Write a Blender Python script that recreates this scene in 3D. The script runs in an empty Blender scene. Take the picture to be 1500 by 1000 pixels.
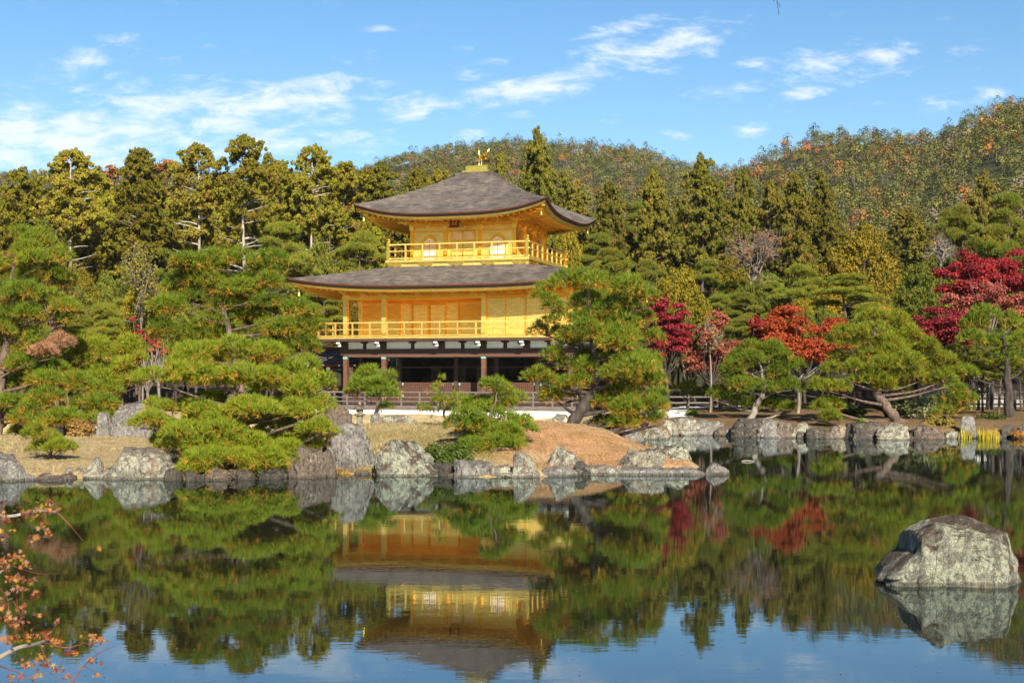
import bpy, math, random
import numpy as np
from mathutils import Vector
random.seed(7)
RNG = np.random.default_rng(7)
D = bpy.data
SC = bpy.context.scene
COL = SC.collection

# ------------------------------------------------------------------ camera
F, HY, CH = 2050.0, 552.0, 2.48          # focal length and horizon in photo pixels, eye height over the water
cam = D.cameras.new('camera'); cam.sensor_width = 36; cam.lens = F/1500*36
cam.shift_y = (HY-500)/1500; cam.clip_start = .1; cam.clip_end = 6000
co = D.objects.new('camera', cam); COL.objects.link(co)
co.location = (0, 0, CH); co.rotation_euler = (math.pi/2, 0, 0); SC.camera = co

# ------------------------------------------------------------------ light
SUN_EL, SUN_AZ = math.radians(28), math.radians(14)     # azimuth: to the right of straight behind the camera
sv = Vector((math.sin(SUN_AZ)*math.cos(SUN_EL), -math.cos(SUN_AZ)*math.cos(SUN_EL), math.sin(SUN_EL)))
sl = D.lights.new('sun', 'SUN'); sl.energy = 5.0; sl.angle = math.radians(.5); sl.color = (1, .91, .76)
so = D.objects.new('sun', sl); COL.objects.link(so); so.rotation_euler = (-sv).to_track_quat('-Z', 'Y').to_euler()
SC.view_settings.view_transform = 'Standard'; SC.view_settings.look = 'None'
SC.view_settings.exposure = 1.25; SC.view_settings.gamma = 1
cy = SC.cycles
cy.max_bounces = 6; cy.diffuse_bounces = 3; cy.glossy_bounces = 4; cy.transmission_bounces = 2; cy.transparent_max_bounces = 4
cy.caustics_reflective = True; cy.caustics_refractive = False; cy.sample_clamp_indirect = 10
cy.use_denoising = True

world = D.worlds.new('World'); SC.world = world; world.use_nodes = True
def build_world():
    nt = world.node_tree; N = nt.nodes; Lk = nt.links
    for n in list(N): N.remove(n)
    def nd(t, **k):
        n = N.new(t)
        for a, b in k.items(): setattr(n, a, b)
        return n
    def mth(op, a, b=None, c=None, clamp=False):
        n = nd('ShaderNodeMath', operation=op, use_clamp=clamp)
        for i, x in enumerate((a, b, c)):
            if x is None: continue
            if isinstance(x, (int, float)): n.inputs[i].default_value = x
            else: Lk.new(x, n.inputs[i])
        return n.outputs[0]
    sky = nd('ShaderNodeTexSky', sky_type='NISHITA', sun_disc=False, sun_elevation=SUN_EL)
    sky.sun_rotation = math.pi - SUN_AZ
    sky.air_density = 1.0; sky.dust_density = .25; sky.ozone_density = 2.0; sky.altitude = 50
    tc = nd('ShaderNodeTexCoord'); sep = nd('ShaderNodeSeparateXYZ'); Lk.new(tc.outputs['Generated'], sep.inputs[0])
    x, y, z = sep.outputs
    ys = mth('MAXIMUM', mth('ABSOLUTE', y), .05)
    u = mth('DIVIDE', x, ys); w = mth('DIVIDE', z, ys)
    cv = nd('ShaderNodeCombineXYZ'); Lk.new(u, cv.inputs[0]); Lk.new(w, cv.inputs[1])
    # direction-space cloud banks: centre (photo px), half sizes, tilt, weight
    banks = [(60, 205, 280, 60, 0, 1.12), (250, 185, 340, 65, 5, .88), (400, 150, 200, 38, 8, 1.05), (270, 140, 120, 32, 0, .9), (120, 95, 100, 42, 25, .62),
             (380, 205, 260, 30, 0, .85), (610, 155, 70, 28, 12, .8), (690, 105, 60, 20, 10, .72), (800, 128, 200, 30, 12, .95),
             (950, 75, 170, 45, 15, .85), (960, 38, 130, 22, 10, .62), (1230, 95, 190, 36, 6, .72), (1080, 130, 90, 18, 8, .6), (1180, 135, 55, 14, 10, .62), (1390, 150, 120, 16, 14, .55),
             (1100, 190, 45, 14, 0, .62), (750, 168, 40, 10, 0, .6), (700, 195, 70, 12, 15, .55), (480, 5, 50, 10, 10, .5), (550, 45, 35, 10, 0, .5), (685, 70, 25, 12, 0, .6), (990, 200, 60, 14, 0, .5)]
    tot = None
    for (px, py, hw, hh, tilt, wt) in banks:
        mp = nd('ShaderNodeMapping', vector_type='TEXTURE')
        mp.inputs['Location'].default_value = ((px-750)/F, (HY-py)/F, 0)
        mp.inputs['Rotation'].default_value = (0, 0, math.radians(tilt))
        mp.inputs['Scale'].default_value = (hw/F, hh/F, 1)
        Lk.new(cv.outputs[0], mp.inputs[0])
        g = nd('ShaderNodeTexGradient', gradient_type='SPHERICAL'); Lk.new(mp.outputs[0], g.inputs[0])
        v = mth('MULTIPLY', mth('SQRT', g.outputs['Fac']), wt)
        tot = v if tot is None else mth('MAXIMUM', tot, v)
    def noise(sx, sy, detail, rough, dist, seed=0):
        mp = nd('ShaderNodeMapping'); mp.inputs['Scale'].default_value = (sx, sy, 1); mp.inputs['Location'].default_value = (seed, seed*.7, 0)
        mp.inputs['Rotation'].default_value = (0, 0, math.radians(-9))
        Lk.new(cv.outputs[0], mp.inputs[0])
        n = nd('ShaderNodeTexNoise'); n.inputs['Scale'].default_value = 1; n.inputs['Detail'].default_value = detail
        n.inputs['Roughness'].default_value = rough; n.inputs['Distortion'].default_value = dist
        Lk.new(mp.outputs[0], n.inputs[0]); return n.outputs['Fac']
    n1 = noise(26, 80, 9, .66, .3, 3.1); n2 = noise(7, 16, 4, .5, 0, 8.7)
    dens = mth('ADD', mth('MULTIPLY', tot, .62), mth('ADD', mth('MULTIPLY', n1, 1.9), mth('MULTIPLY', n2, .35)))
    mr = nd('ShaderNodeMapRange', interpolation_type='SMOOTHSTEP'); Lk.new(dens, mr.inputs['Value'])
    mr.inputs['From Min'].default_value = 1.28; mr.inputs['From Max'].default_value = 1.95; mr.inputs['To Max'].default_value = .84
    up = mth('GREATER_THAN', z, 0.0)
    fac = mth('MULTIPLY', mr.outputs[0], up)
    mix = nd('ShaderNodeMix', data_type='RGBA'); Lk.new(fac, mix.inputs[0]); 
    hs = nd('ShaderNodeHueSaturation'); hs.inputs['Saturation'].default_value = 1.3; hs.inputs['Value'].default_value = 1.0
    Lk.new(sky.outputs[0], hs.inputs['Color']); Lk.new(hs.outputs[0], mix.inputs[6])
    mix.inputs[7].default_value = (7.4, 7.7, 8.2, 1)
    bg = nd('ShaderNodeBackground'); bg.inputs['Strength'].default_value = .060
    out = nd('ShaderNodeOutputWorld'); Lk.new(mix.outputs[2], bg.inputs[0]); Lk.new(bg.outputs[0], out.inputs[0])
build_world()

# ------------------------------------------------------------------ helpers
def W(px, py, Y): return np.array([(px-750)/F*Y, Y, CH+(HY-py)/F*Y])
def shoreY(py): return CH*F/(py-HY)
def link(o, parent=None):
    COL.objects.link(o)
    if parent is not None: o.parent = parent
    return o
def tag(o, label=None, cat=None, group=None, kind=None):
    if label: o['label'] = label
    if cat: o['category'] = cat
    if group: o['group'] = group
    if kind: o['kind'] = kind
    return o
def empty(name, loc, rz=0):
    o = D.objects.new(name, None); o.location = loc; o.rotation_euler = (0, 0, rz); o.empty_display_size = .2
    return link(o)
def npmesh(name, V, Fc, col=None, mat=None, smooth=False):
    me = D.meshes.new(name); V = np.asarray(V, np.float32); Fc = np.asarray(Fc, np.int32)
    m, k = Fc.shape
    me.vertices.add(len(V)); me.vertices.foreach_set('co', V.ravel())
    me.loops.add(m*k); me.loops.foreach_set('vertex_index', Fc.ravel())
    me.polygons.add(m); me.polygons.foreach_set('loop_start', np.arange(0, m*k, k, dtype=np.int32))
    if smooth: me.polygons.foreach_set('use_smooth', np.ones(m, bool))
    if col is not None:
        a = me.color_attributes.new('Col', 'FLOAT_COLOR', 'POINT')
        c = np.ones((len(V), 4), np.float32); c[:, :3] = col; a.data.foreach_set('color', c.ravel())
    me.update(calc_edges=True); me.validate()
    if mat: me.materials.append(mat)
    return me
def npobj(name, V, Fc, mat, parent=None, col=None, smooth=False):
    return link(D.objects.new(name, npmesh(name, V, Fc, col, mat, smooth)), parent)
class MB:
    def __init__(s): s.v = []; s.f = []
    def add(s, vs, fs):
        n = len(s.v); s.v += [tuple(map(float, q)) for q in vs]; s.f += [tuple(i+n for i in f) for f in fs]; return s
    def box(s, x0, x1, y0, y1, z0, z1):
        return s.add([(x0,y0,z0),(x1,y0,z0),(x1,y1,z0),(x0,y1,z0),(x0,y0,z1),(x1,y0,z1),(x1,y1,z1),(x0,y1,z1)],
                     [(0,3,2,1),(4,5,6,7),(0,1,5,4),(1,2,6,5),(2,3,7,6),(3,0,4,7)])
    def bar(s, a, b, w, h):
        a = Vector(a); b = Vector(b); d = (b-a).normalized(); sd = d.cross(Vector((0,0,1)))
        if sd.length < 1e-4: sd = Vector((1,0,0))
        sd.normalize(); up = sd.cross(d)
        q = [(-1,-1),(1,-1),(1,1),(-1,1)]
        return s.add([a+sd*(w/2*i)+up*(h/2*j) for i,j in q]+[b+sd*(w/2*i)+up*(h/2*j) for i,j in q],
                     [(0,1,2,3),(7,6,5,4),(0,4,5,1),(1,5,6,2),(2,6,7,3),(3,7,4,0)])
    def lathe(s, c, prof, n=16, sx=1, sy=1):
        vs = []; fs = []
        for r, z in prof:
            for i in range(n):
                a = 2*math.pi*i/n; vs.append((c[0]+r*sx*math.cos(a), c[1]+r*sy*math.sin(a), c[2]+z))
        for j in range(len(prof)-1):
            for i in range(n):
                k = (i+1) % n; fs.append((j*n+i, j*n+k, (j+1)*n+k, (j+1)*n+i))
        fs.append(tuple(range(n))[::-1]); fs.append(tuple((len(prof)-1)*n+i for i in range(n)))
        return s.add(vs, fs)
    def tube(s, pts, rad, n=8):
        V, Q = tube(np.array(pts, float), rad, n); return s.add(V.tolist(), [tuple(q) for q in Q.tolist()])
    def build(s, name, mat, parent=None, smooth=False, label=None):
        me = D.meshes.new(name); me.from_pydata(s.v, [], s.f); me.materials.append(mat)
        if smooth:
            for p in me.polygons: p.use_smooth = True
        o = link(D.objects.new(name, me), parent)
        if label: o['label'] = label
        return o
def tube(P, rad, n=7):
    P = np.asarray(P, float); m = len(P); rad = np.broadcast_to(np.asarray(rad, float), (m,))
    T = np.gradient(P, axis=0); T /= np.linalg.norm(T, axis=1)[:, None]+1e-9
    ref = np.tile([0., 0, 1], (m, 1)); ref[np.abs(T[:, 2]) > .9] = [0, 1, 0]
    if (np.abs(T[:, 2]) > .6).any(): ref[:] = [0, 1, 0]
    A = np.cross(T, ref); A /= np.linalg.norm(A, axis=1)[:, None]+1e-9; B = np.cross(T, A)
    th = np.linspace(0, 2*np.pi, n, endpoint=False)
    V = P[:, None]+rad[:, None, None]*(A[:, None]*np.cos(th)[None, :, None]+B[:, None]*np.sin(th)[None, :, None])
    V = V.reshape(-1, 3); q = []
    i = np.arange(n); k = (i+1) % n
    Q = np.concatenate([np.stack([j*n+i, j*n+k, (j+1)*n+k, (j+1)*n+i], 1) for j in range(m-1)])
    return V, Q
def merge(parts):
    Vs = []; Qs = []; o = 0
    for V, Q in parts: Vs.append(V); Qs.append(Q+o); o += len(V)
    return np.concatenate(Vs), np.concatenate(Qs)
def spline(pts, n):
    P = np.asarray(pts, float); t = np.concatenate([[0], np.cumsum(np.linalg.norm(np.diff(P, axis=0), axis=1))]); t /= t[-1]
    x = np.linspace(0, 1, n)
    out = np.stack([np.interp(x, t, P[:, i]) for i in range(P.shape[1])], 1)
    for _ in range(2): out[1:-1] = (out[:-2]+2*out[1:-1]+out[2:])/4
    return out
# value noise in numpy
_perm = np.random.default_rng(1).permutation(4096); _val = np.random.default_rng(2).random(4096)*2-1
def vnoise(P):
    P = np.asarray(P, float); I = np.floor(P).astype(np.int64); f = P-I; f = f*f*(3-2*f); r = 0
    for dx in (0, 1):
        for dy in (0, 1):
            for dz in (0, 1):
                h = _perm[(_perm[(_perm[(I[..., 0]+dx) & 4095]+I[..., 1]+dy) & 4095]+I[..., 2]+dz) & 4095]
                r = r+_val[h]*(f[..., 0] if dx else 1-f[..., 0])*(f[..., 1] if dy else 1-f[..., 1])*(f[..., 2] if dz else 1-f[..., 2])
    return r
def fbm(P, o=4):
    r = 0; a = 1
    for i in range(o): r = r+a*vnoise(P*2**i+17*i); a *= .5
    return r
def smst(x): x = np.clip(x, 0, 1); return x*x*(3-2*x)

# ------------------------------------------------------------------ materials
def mat(name, rough=.7, spec=.4, metal=0.0):
    m = D.materials.new(name); m.use_nodes = True
    b = m.node_tree.nodes['Principled BSDF']; b.inputs['Roughness'].default_value = rough
    b.inputs['Specular IOR Level'].default_value = spec; b.inputs['Metallic'].default_value = metal
    return m, m.node_tree, b
def nnode(nt, scale, detail=5, rough=.55, coord='Object', stretch=(1,1,1), dist=0):
    tc = nt.nodes.new('ShaderNodeTexCoord'); mp = nt.nodes.new('ShaderNodeMapping'); mp.inputs['Scale'].default_value = stretch
    n = nt.nodes.new('ShaderNodeTexNoise'); n.inputs['Scale'].default_value = scale; n.inputs['Detail'].default_value = detail
    n.inputs['Roughness'].default_value = rough; n.inputs['Distortion'].default_value = dist
    if coord == 'World':
        g = nt.nodes.new('ShaderNodeNewGeometry'); nt.links.new(g.outputs['Position'], mp.inputs[0])
    else: nt.links.new(tc.outputs[coord], mp.inputs[0])
    nt.links.new(mp.outputs[0], n.inputs[0]); return n.outputs['Fac']
def ramp(nt, fac, stops):
    r = nt.nodes.new('ShaderNodeValToRGB'); e = r.color_ramp.elements
    while len(e) > 1: e.remove(e[-1])
    for i, (p, c) in enumerate(stops):
        q = e[0] if i == 0 else e.new(p)
        q.position = p; q.color = (*c, 1)
    nt.links.new(fac, r.inputs[0]); return r.outputs['Color']
def mixc(nt, fac, a, b, mode='MIX'):
    n = nt.nodes.new('ShaderNodeMix'); n.data_type = 'RGBA'; n.blend_type = mode
    for s, x in ((0, fac), (6, a), (7, b)):
        if isinstance(x, (int, float)): n.inputs[s].default_value = x
        elif isinstance(x, tuple): n.inputs[s].default_value = (*x, 1)
        else: nt.links.new(x, n.inputs[s])
    return n.outputs[2]
def bump(nt, b, h, strength, dist=.02):
    n = nt.nodes.new('ShaderNodeBump'); n.inputs['Strength'].default_value = strength; n.inputs['Distance'].default_value = dist
    nt.links.new(h, n.inputs['Height']); nt.links.new(n.outputs[0], b.inputs['Normal'])
def noisy(name, c1, c2, scale=6, rough=.7, spec=.3, metal=0, stretch=(1,1,1), bmp=0, detail=6, bdist=.02):
    m, nt, b = mat(name, rough, spec, metal)
    f = nnode(nt, scale, detail, .6, stretch=stretch)
    nt.links.new(ramp(nt, f, [(.32, c1), (.68, c2)]), b.inputs['Base Color'])
    if bmp: bump(nt, b, f, bmp, bdist)
    return m
def foliage_mat(name, trans=.25, rough=.55, spec=.25, var=.35):
    m, nt, b = mat(name, rough, spec)
    at = nt.nodes.new('ShaderNodeAttribute'); at.attribute_name = 'Col'
    oi = nt.nodes.new('ShaderNodeObjectInfo')
    mr = nt.nodes.new('ShaderNodeMapRange'); mr.inputs['To Min'].default_value = 1-var; mr.inputs['To Max'].default_value = 1+var
    nt.links.new(oi.outputs['Random'], mr.inputs['Value'])
    hs = nt.nodes.new('ShaderNodeHueSaturation'); nt.links.new(mr.outputs[0], hs.inputs['Value'])
    mh = nt.nodes.new('ShaderNodeMapRange'); mh.inputs['To Min'].default_value = .5-.03*var; mh.inputs['To Max'].default_value = .5+.05*var
    m2 = nt.nodes.new('ShaderNodeMath'); m2.operation = 'FRACT'; m3 = nt.nodes.new('ShaderNodeMath'); m3.operation = 'MULTIPLY'; m3.inputs[1].default_value = 7.31
    nt.links.new(oi.outputs['Random'], m3.inputs[0]); nt.links.new(m3.outputs[0], m2.inputs[0]); nt.links.new(m2.outputs[0], mh.inputs['Value'])
    nt.links.new(mh.outputs[0], hs.inputs['Hue'])
    nt.links.new(at.outputs['Color'], hs.inputs['Color']); nt.links.new(hs.outputs[0], b.inputs['Base Color'])
    tr = nt.nodes.new('ShaderNodeBsdfTranslucent'); nt.links.new(hs.outputs[0], tr.inputs['Color'])
    mx = nt.nodes.new('ShaderNodeMixShader'); mx.inputs[0].default_value = trans
    nt.links.new(b.outputs[0], mx.inputs[1]); nt.links.new(tr.outputs[0], mx.inputs[2])
    nt.links.new(mx.outputs[0], nt.nodes['Material Output'].inputs['Surface'])
    return m
M = {}
M['needle'] = foliage_mat('pine_needles', .12, .55, .12, .14)
M['leaf'] = foliage_mat('forest_leaves', .12, .6, .08, .32)
M['maple'] = foliage_mat('maple_leaves', .25, .6, .2, .1)
M['bark'] = noisy('pine_bark', (.04,.028,.021), (.15,.105,.08), 9, .9, .2, stretch=(1,1,.35), bmp=.8, bdist=.04)
M['pale_bark'] = noisy('pale_bark', (.07,.058,.048), (.25,.215,.18), 5, .9, .2, stretch=(1,1,.3), bmp=.5, bdist=.03)
M['grey_bark'] = noisy('grey_bark', (.15,.13,.11), (.40,.36,.31), 5, .9, .2, stretch=(1,1,.3), bmp=.5, bdist=.03)
M['dark_bark'] = noisy('dark_bark', (.02,.016,.014), (.07,.055,.045), 6, .9, .2, stretch=(1,1,.3), bmp=.6, bdist=.03)
def gold_mat(name, c1, c2, rough, plank=0):
    m, nt, b = mat(name, rough, .5, 1.0)
    f = nnode(nt, 5, 6, .65, stretch=(1,1,3))
    nt.links.new(ramp(nt, f, [(.3, c1), (.7, c2)]), b.inputs['Base Color'])
    tc = nt.nodes.new('ShaderNodeTexCoord'); sx = nt.nodes.new('ShaderNodeSeparateXYZ'); nt.links.new(tc.outputs['Object'], sx.inputs[0])
    hx = nt.nodes.new('ShaderNodeMath'); hx.operation = 'ADD'; nt.links.new(sx.outputs[0], hx.inputs[0]); nt.links.new(sx.outputs[1], hx.inputs[1])
    cb = nt.nodes.new('ShaderNodeCombineXYZ'); nt.links.new(hx.outputs[0], cb.inputs[0]); nt.links.new(sx.outputs[2], cb.inputs[1])
    br = nt.nodes.new('ShaderNodeTexBrick'); nt.links.new(cb.outputs[0], br.inputs['Vector']); br.inputs['Scale'].default_value = 1; br.inputs['Brick Width'].default_value = .32; br.inputs['Row Height'].default_value = .105; br.inputs['Mortar Size'].default_value = .006
    br.inputs['Color1'].default_value = (1,1,1,1); br.inputs['Color2'].default_value = (.84,.82,.76,1); br.inputs['Mortar'].default_value = (.62,.5,.34,1)
    old = b.inputs['Base Color'].links[0].from_socket; nt.links.new(mixc(nt, .85, old, br.outputs['Color'], 'MULTIPLY'), b.inputs['Base Color'])
    f3 = nnode(nt, 7, 5, .6); mr = nt.nodes.new('ShaderNodeMapRange'); mr.inputs['To Min'].default_value = rough-.14; mr.inputs['To Max'].default_value = rough+.14; nt.links.new(f3, mr.inputs['Value']); nt.links.new(mr.outputs[0], b.inputs['Roughness'])
    f2 = nnode(nt, 40, 3, .6, stretch=(.3,.3,1.6)); bump(nt, b, f2, .35, .01)
    return m
M['gold'] = gold_mat('gold_leaf', (1.0,.55,.05), (1.0,.64,.09), .42)
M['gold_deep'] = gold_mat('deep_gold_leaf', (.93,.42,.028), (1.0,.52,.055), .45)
M['gold_wall'] = gold_mat('gold_leaf_boards', (.86,.61,.15), (.97,.74,.23), .5)
M['gold_bright'] = gold_mat('polished_gold', (.98,.62,.10), (1.0,.74,.2), .3)
M['wood'] = noisy('dark_timber', (.028,.015,.010), (.075,.04,.026), 7, .6, .3, stretch=(4,4,.5), bmp=.3)
M['redwood'] = noisy('reddish_timber', (.065,.028,.017), (.13,.06,.037), 9, .6, .3, bmp=.2)
M['greywood'] = noisy('weathered_timber', (.062,.052,.045), (.155,.13,.115), 10, .8, .25, stretch=(.4,3,3), bmp=.4)
M['white'] = noisy('white_plaster', (.72,.72,.70), (.82,.82,.80), 3, .85, .2)
M['plaster'] = noisy('grey_plaster', (.50,.49,.45), (.66,.65,.60), 3.5, .85, .2, stretch=(1,1,2))
M['shaded_plaster'] = noisy('shaded_plaster', (.17,.165,.15), (.26,.25,.23), 3, .9, .1)  # hall wall plaster, with the shade of the trees put into its grey
M['black'] = noisy('black_lacquer', (.012,.010,.010), (.025,.02,.018), 8, .45, .4)
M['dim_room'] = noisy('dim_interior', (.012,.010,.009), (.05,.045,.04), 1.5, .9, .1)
M['dim_scroll'] = noisy('dimmed_scroll', (.05,.045,.035), (.13,.12,.10), 5, .9, .1)  # scroll colour darkened to carry the dimness of the room
M['verdigris'] = noisy('verdigris_bronze', (.10,.25,.18), (.2,.42,.32), 30, .6, .4)
M['paper'] = noisy('window_paper', (.78,.76,.72), (.85,.84,.80), 4, .9, .1)
def shingle():
    m, nt, b = mat('bark_shingles', .9, .15)
    f1 = nnode(nt, 1.3, 6, .65); f2 = nnode(nt, 13, 5, .75, stretch=(.14,.14,1.0)); f3 = nnode(nt, 18, 4, .75)
    c = ramp(nt, f1, [(.3, (.062,.054,.05)), (.55, (.10,.086,.077)), (.75, (.165,.125,.095))])
    c2 = ramp(nt, f2, [(.3, (.35,.35,.35)), (.7, (1.6,1.57,1.52))])
    c3 = ramp(nt, f3, [(.3, (.6,.6,.6)), (.7, (1.35,1.35,1.35))])
    nt.links.new(mixc(nt, 1.0, mixc(nt, 1.0, c, c2, 'MULTIPLY'), c3, 'MULTIPLY'), b.inputs['Base Color'])
    bump(nt, b, f2, .7, .05); return m
M['shingle'] = shingle()
M['edge_red'] = noisy('layered_bark_edge', (.05,.018,.010), (.22,.07,.03), 14, .8, .2, stretch=(1,1,6))
def stone(name, base1, base2, lich, amount, dark=.5, warm=.25):
    m, nt, b = mat(name, .88, .2)
    f1 = nnode(nt, 3.2, 8, .7, 'World'); f2 = nnode(nt, 5.5, 9, .72, 'World', dist=.6); f3 = nnode(nt, 2.1, 6, .65, 'World', stretch=(1.3,1.3,.8))
    f4 = nnode(nt, 26, 6, .75, 'World'); f5 = nnode(nt, 1.7, 5, .6, 'World', stretch=(1,1,.5))
    c = ramp(nt, f1, [(.28, base1), (.5, tuple((a+b_)/2 for a, b_ in zip(base1, base2))), (.72, base2)])
    k = ramp(nt, f2, [(.58-amount*.2, (0,0,0)), (.64-amount*.2, (1,1,1))])
    c = mixc(nt, k, c, ramp(nt, f4, [(.3, tuple(x*.62 for x in lich)), (.62, lich), (.8, tuple(min(.9, x*1.25) for x in lich))]))
    geo = nt.nodes.new('ShaderNodeNewGeometry'); sp = nt.nodes.new('ShaderNodeSeparateXYZ'); nt.links.new(geo.outputs['Normal'], sp.inputs[0])
    ad = nt.nodes.new('ShaderNodeMath'); ad.operation = 'MULTIPLY_ADD'; nt.links.new(sp.outputs[2], ad.inputs[0]); ad.inputs[1].default_value = .22; nt.links.new(f3, ad.inputs[2])
    kd = ramp(nt, ad.outputs[0], [(.60, (0,0,0)), (.70, (dark,)*3)])
    c = mixc(nt, kd, c, (.105,.075,.055))                     # brown weathering, mostly on the upper faces
    kw = ramp(nt, f5, [(.56, (0,0,0)), (.66, (warm,)*3)])
    c = mixc(nt, kw, c, (.33,.2,.10))
    pz = nt.nodes.new('ShaderNodeSeparateXYZ'); nt.links.new(geo.outputs['Position'], pz.inputs[0])
    zz = nt.nodes.new('ShaderNodeMath'); zz.operation = 'MULTIPLY_ADD'; nt.links.new(f1, zz.inputs[0]); zz.inputs[1].default_value = -.09; nt.links.new(pz.outputs[2], zz.inputs[2])
    wet = ramp(nt, zz.outputs[0], [(.0, (.6,.6,.6)), (.02, (0,0,0))])
    c = mixc(nt, wet, c, (.07,.055,.04))                     # tide mark just above the water
    f6 = nnode(nt, 60, 4, .7, 'World')
    c = mixc(nt, .8, c, ramp(nt, f6, [(.3, (.4,.4,.4)), (.7, (1.55,1.55,1.55))]), 'MULTIPLY')
    f7 = nnode(nt, 7, 8, .75, 'World', stretch=(1.6,1.6,.55), dist=1.2); c = mixc(nt, .85, c, ramp(nt, f7, [(.38, (.16,.14,.12)), (.5, (1,1,1)), (.7, (1.25,1.22,1.1))]), 'MULTIPLY')
    nt.links.new(c, b.inputs['Base Color'])
    a2 = nt.nodes.new('ShaderNodeMath'); a2.operation = 'ADD'; nt.links.new(f4, a2.inputs[0]); nt.links.new(f2, a2.inputs[1])
    a3 = nt.nodes.new('ShaderNodeMath'); a3.operation = 'ADD'; nt.links.new(a2.outputs[0], a3.inputs[0]); nt.links.new(f7, a3.inputs[1]); bump(nt, b, a3.outputs[0], 1.0, .09); return m
M['stone_pale'] = stone('pale_lichen_stone', (.16,.14,.11), (.36,.33,.28), (.50,.48,.36), .5, .6, .4)
M['stone_green'] = stone('green_lichen_stone', (.13,.125,.10), (.30,.29,.23), (.46,.46,.34), .55, .95, .4)
M['stone_grey'] = stone('grey_stone', (.14,.13,.12), (.34,.32,.29), (.44,.42,.36), .2, .4, .2)
M['stone_brown'] = stone('brown_stone', (.10,.075,.06), (.25,.19,.15), (.40,.37,.29), .1, .6, .3)
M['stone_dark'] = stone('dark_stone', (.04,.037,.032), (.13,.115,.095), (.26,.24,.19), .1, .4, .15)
def ground_mat():
    m, nt, b = mat('earth_and_needles', .95, .1)
    at = nt.nodes.new('ShaderNodeAttribute'); at.attribute_name = 'Col'
    f1 = nnode(nt, 1.9, 9, .75, 'World'); f2 = nnode(nt, 14, 8, .8, 'World')
    c = mixc(nt, .9, at.outputs['Color'], ramp(nt, f2, [(.35, (.35,.32,.3)), (.65, (1.6,1.6,1.55))]), 'MULTIPLY')
    c = mixc(nt, ramp(nt, f1, [(.5, (0,0,0)), (.58, (.6,)*3)]), c, mixc(nt, 1.0, c, (.5,.58,.3), 'MULTIPLY'))
    nt.links.new(c, b.inputs['Base Color']); bump(nt, b, f2, .8, .05); return m
M['ground'] = ground_mat()
M['gravel'] = noisy('white_gravel', (.55,.54,.5), (.8,.79,.76), 40, .9, .2, bmp=.4)
def water_mat():
    m = D.materials.new('pond_water'); m.use_nodes = True; nt = m.node_tree; nt.nodes.remove(nt.nodes['Principled BSDF'])
    df = nt.nodes.new('ShaderNodeBsdfDiffuse'); df.inputs['Color'].default_value = (.011,.0105,.006, 1)
    gl = nt.nodes.new('ShaderNodeBsdfGlossy'); gl.inputs['Color'].default_value = (.82,.94,1.0, 1); gl.inputs['Roughness'].default_value = .012
    fr = nt.nodes.new('ShaderNodeFresnel'); fr.inputs['IOR'].default_value = 2.4; mx = nt.nodes.new('ShaderNodeMixShader')
    nt.links.new(fr.outputs[0], mx.inputs[0]); nt.links.new(df.outputs[0], mx.inputs[1]); nt.links.new(gl.outputs[0], mx.inputs[2]); nt.links.new(mx.outputs[0], nt.nodes['Material Output'].inputs['Surface'])
    f1 = nnode(nt, 1.0, 4, .6, 'World', stretch=(1.0,2.6,1)); f2 = nnode(nt, 1.0, 3, .55, 'World', stretch=(4,13,1)); f3 = nnode(nt, .12, 2, .5, 'World')
    s = nt.nodes.new('ShaderNodeMath'); s.operation = 'MULTIPLY_ADD'; nt.links.new(f2, s.inputs[0]); s.inputs[1].default_value = .16; nt.links.new(f1, s.inputs[2])
    k = nt.nodes.new('ShaderNodeMath'); k.operation = 'MULTIPLY'; nt.links.new(s.outputs[0], k.inputs[0]); nt.links.new(f3, k.inputs[1])
    bp = nt.nodes.new('ShaderNodeBump'); bp.inputs['Strength'].default_value = 1; bp.inputs['Distance'].default_value = .0015; nt.links.new(k.outputs[0], bp.inputs['Height'])
    for n in (gl, fr): nt.links.new(bp.outputs[0], n.inputs['Normal'])
    return m
M['water'] = water_mat()

# ------------------------------------------------------------------ terrain
ISL = [(-700,706),(-200,706),(0,705),(60,703),(120,700),(150,699),(230,700),(300,702),(420,698),(500,694),(560,695),(620,693),(690,698),(760,698),(850,696),(900,693),(1000,691),(1022,688),
       (1015,678),(960,662),(900,652),(820,648),(700,643),(560,643),(400,645),(200,648),(-100,650),(-700,650)]
ISLW = np.array([[(px-750)/F*shoreY(py), shoreY(py)] for px, py in ISL])
SH = [(-1500,632),(400,632),(480,630),(780,629),(850,633),(876,644),(925,646),(960,641),(985,638),(1040,636),(1100,640),(1220,641),(1290,643),(1400,641),(1500,641),(3000,642)]
SHX = [p[0] for p in SH]; SHY = [shoreY(p[1]) for p in SH]
C1 = [(-900,262),(-400,252),(0,246),(100,242),(240,246),(400,252),(520,240),(560,228),(600,217),(660,206),(720,199),(780,198),(850,204),(900,208),(950,214),(990,226),(1040,234),(1080,238),(1150,246),(1300,252),(2400,256)]
C2 = [(700,560),(900,420),(1000,310),(1060,256),(1085,240),(1110,224),(1150,198),(1200,184),(1260,184),(1330,188),(1375,186),(1400,170),(1440,152),(1480,136),(1500,130),(1700,86),(2400,60)]
YH1, YH2 = 700.0, 520.0
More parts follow.
